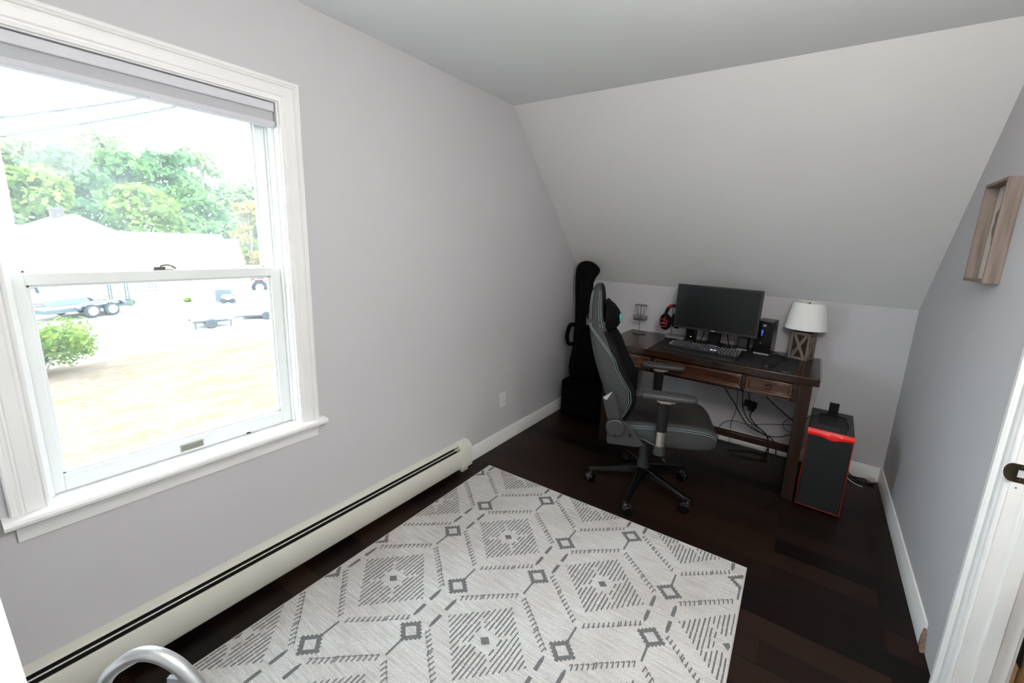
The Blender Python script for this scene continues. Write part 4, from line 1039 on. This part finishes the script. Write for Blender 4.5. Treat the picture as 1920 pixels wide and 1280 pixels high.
# ---------------------------------------------------------------- cables under the desk
def cable(name, label, pts, r=0.0035, cat='cable', m_=None):
    o = MB().tube(spline(pts, 7), r, 7).build(name, m_ or BLACKPL, loc=pts[0]); return tag(o, label, cat)
Y = -0.13
pa = thing('power_adapter', 'black power adapter hanging among the cables under the desk', 'adapter', (1.573, Y, 0.398))
P('brick', MB().box(-0.045, 0.045, -0.016, 0.016, -0.024, 0.024, Tm((0, 0, 0), (0, 0.12, 0))), BLACKPL, pa, 0.004)
P('plug', MB().box(-0.020, 0.026, -0.012, 0.012, -0.052, -0.022, Tm((0.012, 0, 0), (0, 0.12, 0))), BLACKPL, pa, 0.003)
cable('power_lead', 'black cord dropping from the underside of the desk to the power adapter', [(1.545, Y, 0.66), (1.548, Y, 0.56), (1.552, Y+.005, 0.48), (1.562, Y, 0.424)], 0.004)
cable('power_cable', 'thick black cable falling in a slant from the middle drawer to the stretcher', [(1.335, Y-.03, 0.66), (1.36, Y-.03, 0.54), (1.42, Y-.02, 0.44), (1.461, Y-.02, 0.392), (1.531, Y-.02, 0.287), (1.588, Y-.02, 0.228), (1.68, Y-.02, 0.196), (1.758, Y-.02, 0.165), (1.79, Y-.04, 0.08), (1.775, Y-.06, 0.006)], 0.0042)
cable('monitor_cable', 'black cable dropping steeply just left of the power adapter', [(1.50, Y-.034, 0.66), (1.512, Y-.034, 0.50), (1.534, Y-.034, 0.354), (1.589, Y-.034, 0.273), (1.68, Y-.034, 0.221), (1.723, Y-.03, 0.168), (1.74, Y-.06, 0.07), (1.70, Y-.06, 0.006)], 0.0038)
cable('adapter_cable', 'black cable looping down from the power adapter plug', [(1.590, Y, 0.350), (1.582, Y, 0.31), (1.59, Y, 0.285), (1.64, Y, 0.235), (1.71, Y, 0.185), (1.735, Y+.015, 0.10), (1.715, Y+.03, 0.006)], 0.0042)
cable('network_cable', 'black cable crossing under the right drawer towards the tower', [(1.60, Y+.02, 0.66), (1.62, Y+.02, 0.55), (1.662, Y+.01, 0.486), (1.759, Y, 0.414), (1.857, Y-.01, 0.349), (1.915, Y-.03, 0.31), (1.935, -0.20, 0.28)], 0.0045)
cable('audio_cable', 'thin black cable strung low and level under the desk', [(1.376, Y+.04, 0.006), (1.376, Y+.04, 0.129), (1.39, Y+.04, 0.172), (1.437, Y+.035, 0.211), (1.50, Y+.03, 0.222), (1.57, Y+.02, 0.223), (1.692, Y, 0.267), (1.849, Y-.005, 0.309), (1.93, Y-.01, 0.31)], 0.0024)
cable('looped_cable', 'thin black cable making a round loop beside the right desk leg', [(1.93, -0.118, 0.375), (1.868, -0.118, 0.365), (1.807, -0.115, 0.314), (1.823, -0.115, 0.255), (1.884, -0.118, 0.252), (1.94, -0.118, 0.26)], 0.0024)
cable('speaker_cable', 'thin grey cable hanging straight down left of the thick cables', [(1.462, Y+.06, 0.66), (1.468, Y+.06, 0.46), (1.475, Y+.06, 0.30), (1.455, Y+.06, 0.20), (1.46, Y+.06, 0.006)], 0.002)
cable('charger_cable', 'black cable sagging to the tower from the foot of the thick cables', [(1.60, Y-.03, 0.24), (1.701, Y-.03, 0.196), (1.787, Y-.03, 0.204), (1.857, Y-.03, 0.243), (1.935, Y-.03, 0.28)], 0.0036)
cable('floor_cable', 'black cable coiled loosely on the floor behind the desk stretcher', [(1.47, -0.19, 0.006), (1.52, -0.15, 0.006), (1.60, -0.10, 0.006), (1.69, -0.09, 0.006), (1.74, -0.12, 0.006), (1.72, -0.19, 0.006), (1.60, -0.22, 0.006), (1.50, -0.24, 0.006)], 0.004)
cable('corner_cable', 'black cable coiled on the floor between tower and right wall', [(2.19, -0.03, 0.10), (2.22, -0.04, 0.05), (2.28, -0.075, 0.008), (2.34, -0.10, 0.006), (2.385, -0.07, 0.006), (2.36, -0.04, 0.012), (2.30, -0.06, 0.016), (2.24, -0.08, 0.010)], 0.0036)
cable('white_cable', 'thin white cable on the floor beside the black coil by the right wall', [(2.20, -0.085, 0.055), (2.235, -0.115, 0.015), (2.275, -0.150, 0.005), (2.315, -0.165, 0.004)], 0.003, m_=WHITEPL)
m = MB(); m.prism([(2.335, -0.060), (2.37, -0.085), (2.392, -0.075), (2.392, -0.035), (2.36, -0.025)], 'Z', 0.017, 0.03)
m.box(2.35, 2.38, -0.06, -0.04, 0.0005, 0.018)
tag(m.build('plug_adapter', mat('pale_pink_plastic', (0.52, 0.43, 0.44), 0.5), bevel=0.003, loc=(2.36, -0.055, 0)), 'pale pink plug on the floor in the corner by the right wall', 'plug')

# ---------------------------------------------------------------- shadow box on the right wall
fb = thing('shadow_box_frame', 'grey brown wooden shadow box frame hung on the right wall', 'picture frame', (W, -1.163, 1.66))
ya, yb, za, zb2, dd = -0.131, 0.130, -0.198, 0.196, 0.047
t = 0.012
m = MB()
m.box(-dd, -0.001, ya, ya+t, za, zb2); m.box(-dd, -0.001, yb-t, yb, za, zb2); m.box(-dd, -0.001, ya+t, yb-t, za, za+t); m.box(-dd, -0.001, ya+t, yb-t, zb2-t, zb2)
P('box_sides', m, FRAMEWOOD, fb, 0.001)
P('backing', MB().box(-0.006, -0.001, ya+t, yb-t, za+t, zb2-t), CREAMPAPER, fb)
R = []
for k in range(14):
    q = k/13; z = 0.105-q*0.20; c = 0.026+0.022*math.sin(q*5)+0.01*math.sin(q*11); w = 0.012+0.035*math.sin(PI*q)*(0.7+0.3*math.sin(q*17))
    R.append([(-0.006, c-w, z), (-0.009, c-w, z), (-0.009, c+w, z), (-0.006, c+w, z)])
P('cutout', MB().loft(R), LINEART, fb)

# ---------------------------------------------------------------- behind: white table and hoop-backed chair
tb = thing('white_table', 'white table whose edge shows at the lower left corner', 'table', (0.62, -3.90, 0))
m = MB(); m.prism([(-0.60, 0.296), (0.28, 0.3075), (0.28, -0.30), (-0.60, -0.30)], 'Z', 0.722, 0.75); P('tabletop', m, mat('bright_white_laminate', (0.82, 0.84, 0.83), 0.35, var=0.01), tb, 0.002)
for sx in (-0.55, 0.23):
    for sy in (-0.26, 0.25): P('leg', MB().box(sx-0.02, sx+0.02, sy-0.02, sy+0.02, 0.0115 if (sx > 0 and sy > 0) else 0.0005, 0.722), WHITEPL, tb, 0.003)
hc = thing('hoop_back_chair', 'chair with curved silver tube back at the bottom left edge', 'chair', (0.977, -3.472, 0), math.atan2(.572, .82))
# local x along the hoop; the back faces local -y
HP = [(-0.150, 0.45), (-0.125, 0.62), (-0.100, 0.72), (-0.085, 0.754), (-0.066, 0.784), (-0.041, 0.807), (-0.019, 0.822), (0.003, 0.828), (0.027, 0.823), (0.052, 0.806), (0.072, 0.779), (0.087, 0.752), (0.103, 0.715), (0.125, 0.62), (0.150, 0.45)]
P('back_tube', MB().tube(spline([(x, 0, z-0.008) for x, z in HP], 4), 0.0115, 14), SILVER, hc)
m = MB(); m.prism([(0.034, 0.772), (0.060, 0.768), (0.078, 0.745), (0.098, 0.705), (0.120, 0.62), (0.128, 0.56), (0.034, 0.56)], 'Y', -0.004, 0.004); P('back_panel', m, mat('light_grey_panel', (0.42, 0.44, 0.47), 0.5), hc, 0.001)
R = []
P('seat', MB().lathe([(0.0001, 0.43), (0.15, 0.43), (0.165, 0.44), (0.165, 0.455), (0.15, 0.465), (0.0001, 0.468)], (0.0, -0.17, 0), 30), GREYPL, hc)
for x, y, yy_ in ((-0.150, 0.0, 0.03), (0.150, 0.0, 0.03), (-0.13, -0.29, -0.32), (0.13, -0.29, -0.32)):
    P('leg', MB().tube([(x, y, 0.452), (x*1.08, yy_, 0.0125)], 0.0115, 12), SILVER, hc)

# ================================================================== outside
GZ = -2.7
gm = ground_mat()
gd = MB(); gd.box(-120, -0.6, -70, 90, GZ-0.3, GZ)
struct(gd.build('ground', gm, smooth=0))
WHITEHOUSE = mat('white_siding', (0.72, 0.72, 0.72), 0.7, scale=2, stretch=(0.2, 0.2, 8), var=0.04)
ROOFG = mat('pale_shingle_roof', (0.105, 0.106, 0.110), 0.85, var=0.06, scale=6)
DARKGL = mat('dim_window_glass', (0.10, 0.10, 0.11), 0.2)
d_ = Vector((.488, .873, 0)).normalized(); n_ = Vector((.873, -.488, 0)).normalized(); cn = Vector((-27.2, 7.4, GZ))
def hp(t, b, z): return cn-d_*t-n_*b+Vector((0, 0, z-GZ))   # t along the front wall to the left, b behind it
ga = thing('garage_building', 'long low white building with pale roof across the yard', 'building', tuple(cn))
def gpart(name, mb, m_, par=None, **k):
    mb.v = [tuple(Vector(v)-cn) for v in mb.v]; return mb.build(name, m_, par or ga, smooth=0, **k)
m = MB(); Lg = 22; Bd = 4.4
m.loft([[hp(0, 0, GZ), hp(0, 0, -0.9), hp(0, Bd/2, 0.9), hp(0, Bd, -0.9), hp(0, Bd, GZ)], [hp(Lg, 0, GZ), hp(Lg, 0, -0.9), hp(Lg, Bd/2, 0.9), hp(Lg, Bd, -0.9), hp(Lg, Bd, GZ)]])
gpart('walls', m, WHITEHOUSE)
m = MB()
for s0, s1 in ((-0.25, Bd/2), (Bd+0.25, Bd/2)):
    a = [hp(-0.05, s0, -0.78), hp(0.85, s1, 1.06), hp(Lg, s1, 0.95), hp(Lg, s0, -0.78)]
    m.loft([a, [p+Vector((0, 0, 0.1)) for p in a]])
gpart('roof', m, ROOFG)
fr = MB(); 
q0, q1, z0, z1 = 4.15, 3.65, -2.16, -1.58
fr.loft([[hp(q0, -0.04, z0), hp(q1, -0.04, z0), hp(q1, -0.04, z1), hp(q0, -0.04, z1)], [hp(q0, 0.02, z0), hp(q1, 0.02, z0), hp(q1, 0.02, z1), hp(q0, 0.02, z1)]])
wf = gpart('window', fr, WHITEHOUSE)
m = MB()
for i in range(3):
    for j in range(3):
        ta, tb_ = q0-0.05-i*0.145, q0-0.05-i*0.145-0.11; zc0 = z0+0.05+j*0.18
        m.loft([[hp(ta, -0.05, zc0), hp(tb_, -0.05, zc0), hp(tb_, -0.05, zc0+0.13), hp(ta, -0.05, zc0+0.13)], [hp(ta, -0.03, zc0), hp(tb_, -0.03, zc0), hp(tb_, -0.03, zc0+0.13), hp(ta, -0.03, zc0+0.13)]])
gpart('panes', m, DARKGL, wf)
# house behind with chimney
hb2 = thing('far_house', 'white gabled house behind the long low building', 'house', (-38.9, 3.0, GZ))
def xp(mb, name, m_, par=None, **k):
    mb.v = [(v[0]+38.9-1.3, v[1]-3.0, v[2]-GZ) for v in mb.v]; return mb.build(name, m_, par or hb2, smooth=0, **k)
m = MB(); m.prism([(0.6, GZ), (0.6, 0.9), (2.96, 1.98), (5.4, 0.75), (5.4, GZ)], 'X', -43, -37.3); xp(m, 'walls', WHITEHOUSE)
m = MB(); m.prism([(0.9, 1.05), (2.96, 2.05), (5.7, 0.62), (5.7, 0.52), (2.96, 1.95), (0.9, 0.95)], 'X', -43, -37.1); xp(m, 'roof', ROOFG)
m = MB(); m.prism([(-4, 0.4), (2.6, 0.4), (2.6, 1.22), (-4, 1.22)], 'X', -42, -39.0); xp(m, 'side_wing', WHITEHOUSE)
m = MB(); m.box(-40.0, -39.3, 2.18, 2.78, 0.5, 2.30); m.box(-40.05, -39.25, 2.12, 2.84, 2.30, 2.44); xp(m, 'chimney', brick_mat())

# trees
LEAVES = [leaf_mat('green_leaves', (0.0452, 0.0962, 0.0288), (0.1243, 0.1993, 0.0629)), leaf_mat('blue_green_leaves', (0.0489, 0.0962, 0.0446), (0.1056, 0.1718, 0.0734)), leaf_mat('yellow_green_leaves', (0.0753, 0.1237, 0.0262), (0.1658, 0.2198, 0.0472)),
          leaf_mat('autumn_leaves', (0.1281, 0.1511, 0.0367), (0.2712, 0.1718, 0.0629), 0.5), leaf_mat('pale_leaves', (0.1131, 0.1511, 0.0682), (0.2035, 0.2405, 0.1101)), leaf_mat('shrub_leaves', (0.0603, 0.1098, 0.0178), (0.1507, 0.1923, 0.0393), 3.0)]
BARK = mat('grey_bark', (0.12, 0.10, 0.085), 0.9, var=0.3, scale=8)
def crown(mb, blobs, n, size, rn):
    for i in range(n):
        c, r = rn.choice(blobs)
        u = rn.uniform(-1, 1); a = rn.uniform(0, 2*PI); q = math.sqrt(1-u*u); rad = rn.random()**0.35
        p = Vector((c[0]+r[0]*q*math.cos(a)*rad, c[1]+r[1]*q*math.sin(a)*rad, c[2]+r[2]*u*rad))
        nrm = Vector((q*math.cos(a)+rn.uniform(-.7, .7), q*math.sin(a)+rn.uniform(-.7, .7), u+rn.uniform(-.4, .9))).normalized()
        t = nrm.orthogonal().normalized(); t.rotate(Matrix.Rotation(rn.uniform(0, 6.28), 3, nrm)); b = nrm.cross(t)
        s = size*rn.uniform(0.6, 1.3)
        mb.add([p+t*s, p+b*s*0.55, p-t*s, p-b*s*0.55], [(0, 1, 2, 3)])
def tree(name, label, x, y, h, rx, lm, seed, n=2600, size=0.28, group=None, low=0.25, open_=False):
    rn = random.Random(seed)
    k = TREEK.get(seed, 1.0)     # further back along the same sight line, and larger
    x, y = 1.847+(x-1.847)*k, -3.607+(y+3.607)*k; h = (h+GZ-1.55)*k+1.55-GZ; rx *= k; size *= k
    t = thing(name, label, 'tree', (x, y, GZ), 0, group)
    blobs = []
    for k in range(26 if not open_ else 30):
        zc = h*(low+(1-low)*rn.random()**0.85)*0.93
        fr_ = 1-0.55*max(0, (zc/h-0.45)/0.55)**1.5
        a = rn.uniform(0, 2*PI); rd = rx*fr_*rn.uniform(0.2, 0.75)
        br_ = rx*rn.uniform(0.28, 0.5)*(0.65 if open_ else 1)
        blobs.append(((rd*math.cos(a), rd*math.sin(a), zc), (br_, br_, br_*0.75)))
    m = MB(); m.tube([(0, 0, -0.05), (0.1, 0.05, h*0.35), (0, 0.1, h*0.9)], [0.03*h, 0.022*h, 0.006*h], 8)
    for c, r in blobs[:9]: m.tube([(0.05, 0.05, c[2]*0.55), (c[0]*0.6, c[1]*0.6, c[2]*0.85), c], [0.010*h, 0.006*h, 0.002*h], 5)
    m.build('trunk', BARK, t)
    m = MB(); crown(m, blobs, int(n*1.5), size*1.12, rn); m.build('crown', LEAVES[lm], t, smooth=0)
    return t
TG = 'trees behind the buildings'
TREEK = {11: 1.12, 1: 1.0, 2: 1.12, 3: 1.15, 4: 1.4, 5: 1.05, 6: 1.55, 7: 1.22, 8: 1.14, 9: 1.3, 10: 1.6, 12: 1.18, 13: 1.6, 14: 1.75, 15: 1.55}
tree('leafy_tree', 'pale thin-topped tree at the far left of the tree line', -46.0, -0.9, 9.4, 3.0, 4, 1, 1700, 0.26, TG, 0.45, True)
tree('leafy_tree', 'rounded yellow green tree left of the brick chimney', -44.5, 1.6, 7.8, 3.0, 2, 2, 2800, 0.26, TG)
tree('leafy_tree', 'bluish green tree rising behind the brick chimney', -48.5, 4.2, 10.4, 3.2, 1, 3, 2800, 0.28, TG)
tree('leafy_tree', 'tall green tree above the gable of the far house', -49.0, 7.6, 10.6, 3.3, 0, 4, 3000, 0.28, TG)
tree('leafy_tree', 'bright green lower tree just right of the far gable', -43.5, 7.8, 7.4, 2.8, 2, 5, 2800, 0.25, TG)
tree('leafy_tree', 'tallest bluish tree in the middle of the tree line', -52.0, 11.4, 11.6, 3.6, 1, 6, 3000, 0.30, TG, 0.3, True)
tree('leafy_tree', 'dark green tree over the middle of the long roof', -45.5, 10.8, 8.2, 2.9, 0, 7, 3000, 0.26, TG)
tree('leafy_tree', 'dense green tree behind the right part of the long roof', -42.0, 11.6, 6.9, 2.6, 0, 8, 2800, 0.24, TG)
tree('leafy_tree', 'pale feathery tree near the right side of the window', -40.5, 13.6, 8.8, 2.6, 4, 9, 2600, 0.26, TG, 0.25, True)
tree('leafy_tree', 'pale tall tree at the right end of the tree line', -44.0, 17.2, 10.0, 3.0, 4, 10, 2400, 0.28, TG)
tree('leafy_tree', 'pale thin tree showing above the middle of the tree line', -57.0, 8.6, 13.2, 4.2, 4, 13, 2200, 0.32, TG, 0.3, True)
tree('leafy_tree', 'pale thin tree rising right of the tallest bluish tree', -55.0, 15.6, 12.8, 4.0, 4, 14, 2200, 0.32, TG, 0.3, True)
tree('leafy_tree', 'pale thin tree rising above the brick chimney', -55.0, 2.2, 11.2, 3.8, 4, 15, 2200, 0.32, TG, 0.3, True)
tree('leafy_tree', 'orange tinted tree just right of the long roof end', -33.6, 11.0, 6.2, 1.5, 3, 11, 2600, 0.16, TG, 0.18)
tree('leafy_tree', 'yellow green tree behind the orange one at the right edge', -37.5, 15.6, 7.0, 2.0, 2, 12, 2400, 0.18, TG, 0.1)
# yard shrub
sh = thing('yard_shrub', 'large leafy light green shrub on the lawn at lower left of window', 'shrub', (-15.6, -2.05, GZ))
rn = random.Random(21)
blobs = [((rn.uniform(-.55, .55), rn.uniform(-.55, .95), rn.uniform(.25, 1.35)), (.45, .45, .38)) for _ in range(20)]
m = MB(); crown(m, blobs, 3200, 0.075, rn); m.build('foliage', LEAVES[5], sh, smooth=0)
m = MB()
for c, r in blobs[:10]: m.tube([(c[0]*0.2, c[1]*0.2, -0.03), (c[0]*0.6, c[1]*0.6, c[2]*0.5), c], [0.03, 0.02, 0.006], 6)
m.build('stems', BARK, sh)
for x, y, r, s_, lb_ in ((-28.3, 2.75, 0.28, 31, 'green weed clump beside the black trailer ramp'), (-27.9, 5.15, 0.2, 32, 'small dry weed tuft at the foot of the white wall')):
    rn = random.Random(s_); m = MB(); crown(m, [((0, 0, r*0.7), (r, r, r*0.7))], 260, 0.06, rn)
    tag(m.build('weed_clump', LEAVES[5], smooth=0), lb_, 'weed').location = (x, y, GZ)

# black equipment trailer
TRB = mat('dark_trailer_steel', (0.030, 0.042, 0.045), 0.6)
DECK = mat('grey_plank_deck', (0.14, 0.115, 0.10), 0.8, var=0.2, scale=6)
RUB = mat('tyre_rubber', (0.022, 0.026, 0.027), 0.85)
HUB = mat('white_wheel_hub', (0.62, 0.60, 0.58), 0.5)
et = thing('equipment_trailer', 'black tandem axle flatbed trailer with raised ramp by the building', 'trailer', (-26.06, 0.51, GZ), math.atan2(3.25, -1.45))
P('deck', MB().box(-1.6, 1.75, -0.75, 0.75, 0.42, 0.50), DECK, et)
m = MB(); m.box(-1.6, 1.75, -0.80, -0.75, 0.36, 0.54); m.box(-1.6, 1.75, 0.75, 0.80, 0.36, 0.54); m.box(-1.63, -1.58, -0.8, 0.8, 0.36, 0.54)
m.prism([(-1.6, 0.40), (-2.4, 0.42), (-2.4, 0.47), (-1.6, 0.50)], 'Y', -0.08, 0.08); P('frame', m, TRB, et)
for x in (-0.10, 0.68):
    for sy in (-1, 1):
        w = P('wheel', MB().lathe([(0.0001, -0.09), (0.24, -0.09), (0.30, -0.06), (0.31, 0.0), (0.30, 0.06), (0.24, 0.09), (0.0001, 0.09)], (x, sy*0.92, 0.312), 20, axis='Y'), RUB, et)
        P('hub', MB().lathe([(0.19, 0.0), (0.18, 0.015), (0.0001, 0.02)], (0, 0, 0), 16, axis='Y', T=Tm((x, sy*1.01, 0.312)) @ Matrix.Diagonal((1, sy, 1, 1))), HUB, w)
for sy in (-1, 1):
    m = MB(); m.prism([(-0.62, 0.50), (-0.45, 0.70), (1.05, 0.70), (1.25, 0.50), (1.18, 0.50), (1.0, 0.66), (-0.42, 0.66), (-0.55, 0.50)], 'Y', *sorted((sy*0.80, sy*1.04))); P('fender', m, TRB, et)
P('tool_box', MB().box(-0.75, 0.55, 0.30, 0.70, 0.50, 0.80), mat('blue_grey_box', (0.075, 0.10, 0.10), 0.6), et, 0.02)
for y in (-0.62, 0.42):
    m = MB(); m.box(1.70, 1.74, y, y+0.05, 0.5, 1.42); m.box(1.70, 1.74, y+0.17, y+0.22, 0.5, 1.42)
    for k in range(6): m.box(1.70, 1.74, y+0.05, y+0.17, 0.55+k*0.16, 0.59+k*0.16)
    P('ramp', m, TRB, et)
# spare wheel / boat shape left of it
bt = thing('parked_boat', 'low pale boat hull parked left behind the black trailer', 'boat', (-29.2, -0.1, GZ), math.atan2(.873, .488))
R = []
for x, w, k0, g in ((-1.2, 0.55, 0.25, 0.72), (0.0, 0.60, 0.22, 0.74), (0.9, 0.45, 0.28, 0.80), (1.5, 0.06, 0.55, 0.90)):
    R.append([(x, 0, k0), (x, w*0.7, k0+0.12), (x, w, g), (x, -w, g), (x, -w*0.7, k0+0.12)])
P('hull', MB().loft(R), mat('pale_grey_hull', (0.38, 0.40, 0.41), 0.5), bt)
P('canopy', MB().tube([(-0.4, -0.5, 0.75), (-0.4, -0.35, 1.05), (-0.4, 0.35, 1.05), (-0.4, 0.5, 0.75)], 0.07, 8), TRB, bt)
m = MB(); m.box(-0.9, -0.7, -0.5, 0.5, 0.0005, 0.3); m.box(0.5, 0.7, -0.4, 0.4, 0.0005, 0.3); P('cradle', m, TRB, bt)
# small flatbed with boards
ft = thing('utility_trailer', 'small low flatbed trailer with pale boards parked on the lawn', 'trailer', (-19.9, 3.55, GZ), math.radians(82))
P('deck', MB().box(-0.72, 0.72, -0.5, 0.5, 0.34, 0.40), DECK, ft)
m = MB(); m.box(-0.72, 0.55, -0.45, -0.39, 0.24, 0.34); m.box(-0.72, 0.55, 0.39, 0.45, 0.24, 0.34); m.box(0.55, 1.15, -0.04, 0.04, 0.28, 0.34); P('frame', m, TRB, ft)
for sy in (-1, 1):
    w = P('wheel', MB().lathe([(0.0001, -0.06), (0.18, -0.06), (0.22, 0.0), (0.18, 0.06), (0.0001, 0.06)], (-0.1, sy*0.56, 0.222), 16, axis='Y'), RUB, ft)
m = MB(); m.box(-0.60, 0.50, -0.3, 0.1, 0.40, 0.47); m.box(-0.35, 0.35, 0.1, 0.42, 0.40, 0.45); P('boards', m, HUB, ft)
m = MB(); m.box(-0.66, -0.60, -0.42, -0.36, 0.0005, 0.3); m.box(0.60, 0.66, -0.42, -0.36, 0.0005, 0.3); P('jack_leg', m, TRB, ft)
# white cargo trailer
ct_ = thing('cargo_trailer', 'white enclosed cargo trailer at the right edge of the lower pane', 'trailer', (-20.6, 5.95, GZ), math.radians(62))
P('box', MB().box(-0.95, 1.1, -0.6, 0.6, 0.22, 1.28), WHITEHOUSE, ct_, 0.04)
P('chassis', MB().box(-0.95, 1.5, -0.5, 0.5, 0.14, 0.22), TRB, ct_)
for sy in (-1, 1): P('wheel', MB().lathe([(0.0001, -0.06), (0.17, -0.06), (0.2, 0.0), (0.17, 0.06), (0.0001, 0.06)], (0.2, sy*0.66, 0.201), 16, axis='Y'), RUB, ct_)
P('corner_post', MB().box(-0.98, -0.95, -0.62, -0.56, 0.2, 1.28), LIGHTGREY, ct_)
# dark louvred unit at the building's end, red vehicle beyond
ac = thing('heat_pump', 'dark louvred unit at the right end of the white wall', 'heat pump', tuple(hp(0.55, -0.45, GZ)), math.atan2(.873, .488))
P('cabinet', MB().box(-0.42, 0.42, -0.22, 0.22, 0.05, 0.80), mat('blue_grey_metal', (0.10, 0.125, 0.135), 0.6), ac, 0.02)
m = MB()
for k in range(7): m.box(-0.38, 0.38, -0.24, -0.222, 0.14+k*0.085, 0.18+k*0.085)
P('louvres', m, TRB, ac)
P('feet', MB().box(-0.4, 0.4, -0.2, 0.2, 0.0005, 0.05), TRB, ac)
mw = thing('riding_mower', 'small pale riding mower in front of the dark louvred unit', 'mower', tuple(hp(0.25, -1.15, GZ)), math.atan2(.873, .488))
P('hood', MB().box(-0.30, 0.35, -0.22, 0.22, 0.18, 0.48), HUB, mw, 0.06)
P('trim', MB().box(-0.20, 0.36, -0.23, 0.23, 0.40, 0.46), RED, mw, 0.02)
for x in (-0.22, 0.24):
    for sy in (-1, 1): P('wheel', MB().lathe([(0.0001, -0.05), (0.13, -0.05), (0.16, 0.0), (0.13, 0.05), (0.0001, 0.05)], (x, sy*0.28, 0.161), 14, axis='Y'), RUB, mw)
rv = thing('red_tractor', 'red farm tractor parked beyond the end of the white building', 'tractor', (-29.3, 10.15, GZ), math.radians(62))
FRED = mat('faded_red_paint', (0.26, 0.065, 0.075), 0.5)
P('hood', MB().box(-0.10, 0.85, -0.26, 0.26, 0.55, 0.95), FRED, rv, 0.06)
P('fenders', MB().prism([(-0.85, 0.62), (-0.70, 0.98), (-0.25, 1.02), (0.0, 0.7), (-0.1, 0.7), (-0.3, 0.95), (-0.66, 0.92), (-0.78, 0.62)], 'Y', -0.6, 0.6), FRED, rv)
P('seat', MB().box(-0.62, -0.22, -0.2, 0.2, 0.72, 1.12), TRB, rv, 0.04)
m = MB(); m.tube([(0.05, 0, 0.95), (-0.08, 0, 1.12)], 0.025, 8); m.tube([(-0.08+0.1*math.cos(a)*0.4, 0.17*math.sin(a), 1.12+0.12*math.cos(a)*0.5) for a in [2*PI*k/14 for k in range(14)]], 0.015, 6, closed=True); P('steering_wheel', m, TRB, rv)
P('chassis', MB().box(-0.6, 0.8, -0.2, 0.2, 0.35, 0.56), TRB, rv)
for x, r in ((-0.45, 0.46), (0.65, 0.30)):
    for sy in (-1, 1):
        w = P('wheel', MB().lathe([(0.0001, -0.12), (r*0.75, -0.12), (r, -0.07), (r, 0.07), (r*0.75, 0.12), (0.0001, 0.12)], (x, sy*0.55, r+0.001), 20, axis='Y'), RUB, rv)
        P('hub', MB().lathe([(r*0.5, 0.0), (r*0.4, 0.02), (0.0001, 0.02)], (0, 0, 0), 14, axis='Y', T=Tm((x, sy*0.67, r+0.001)) @ Matrix.Diagonal((1, sy, 1, 1))), HUB, w)
# lean-to shed behind the tractor
sd = thing('open_shed', 'grey open-fronted shed behind the red tractor', 'shed', (-31.6, 12.9, GZ), math.radians(62))
GREYWD = mat('grey_shed_wood', (0.20, 0.21, 0.19), 0.9, var=0.15)
P('roof', MB().prism([(-1.3, 1.55), (1.4, 1.95), (1.4, 2.03), (-1.3, 1.63)], 'X', -1.8, 1.8), GREYWD, sd)
P('back_wall', MB().box(-1.7, 1.7, 1.2, 1.26, 0.0005, 1.9), GREYWD, sd)
for x in (-1.65, 0.0, 1.6): P('post', MB().box(x-0.06, x+0.06, -1.2, -1.08, 0.0005, 1.6), GREYWD, sd)
# power lines with their pole
pl = thing('utility_pole', 'wooden utility pole carrying the lines at upper left', 'pole', (-28.0, -3.4, GZ))
P('pole', MB().cyl((0, 0, 0), (0, 0, 8.6), 0.14, 0.10, n=12), BARK, pl)
P('crossarm', MB().box(-0.06, 0.06, -0.8, 0.8, 7.9, 8.02), BARK, pl)
for (z0_, z1_, y1_, lb_) in ((4.72, 10.3, 9.0, 'upper black power line crossing the sky at upper left'), (3.98, 10.1, 10.0, 'lower black power line crossing the sky at upper left')):
    a = Vector((-27.80, -3.4, z0_)); b = Vector((-27.0, y1_, z1_))
    pts = [a.lerp(b, k/20)+Vector((0, 0, -0.35*4*(k/20)*(1-k/20))) for k in range(21)]
    tag(MB().tube(pts, 0.05, 6).build('power_line', RUB, loc=tuple(a)), lb_, 'power line')
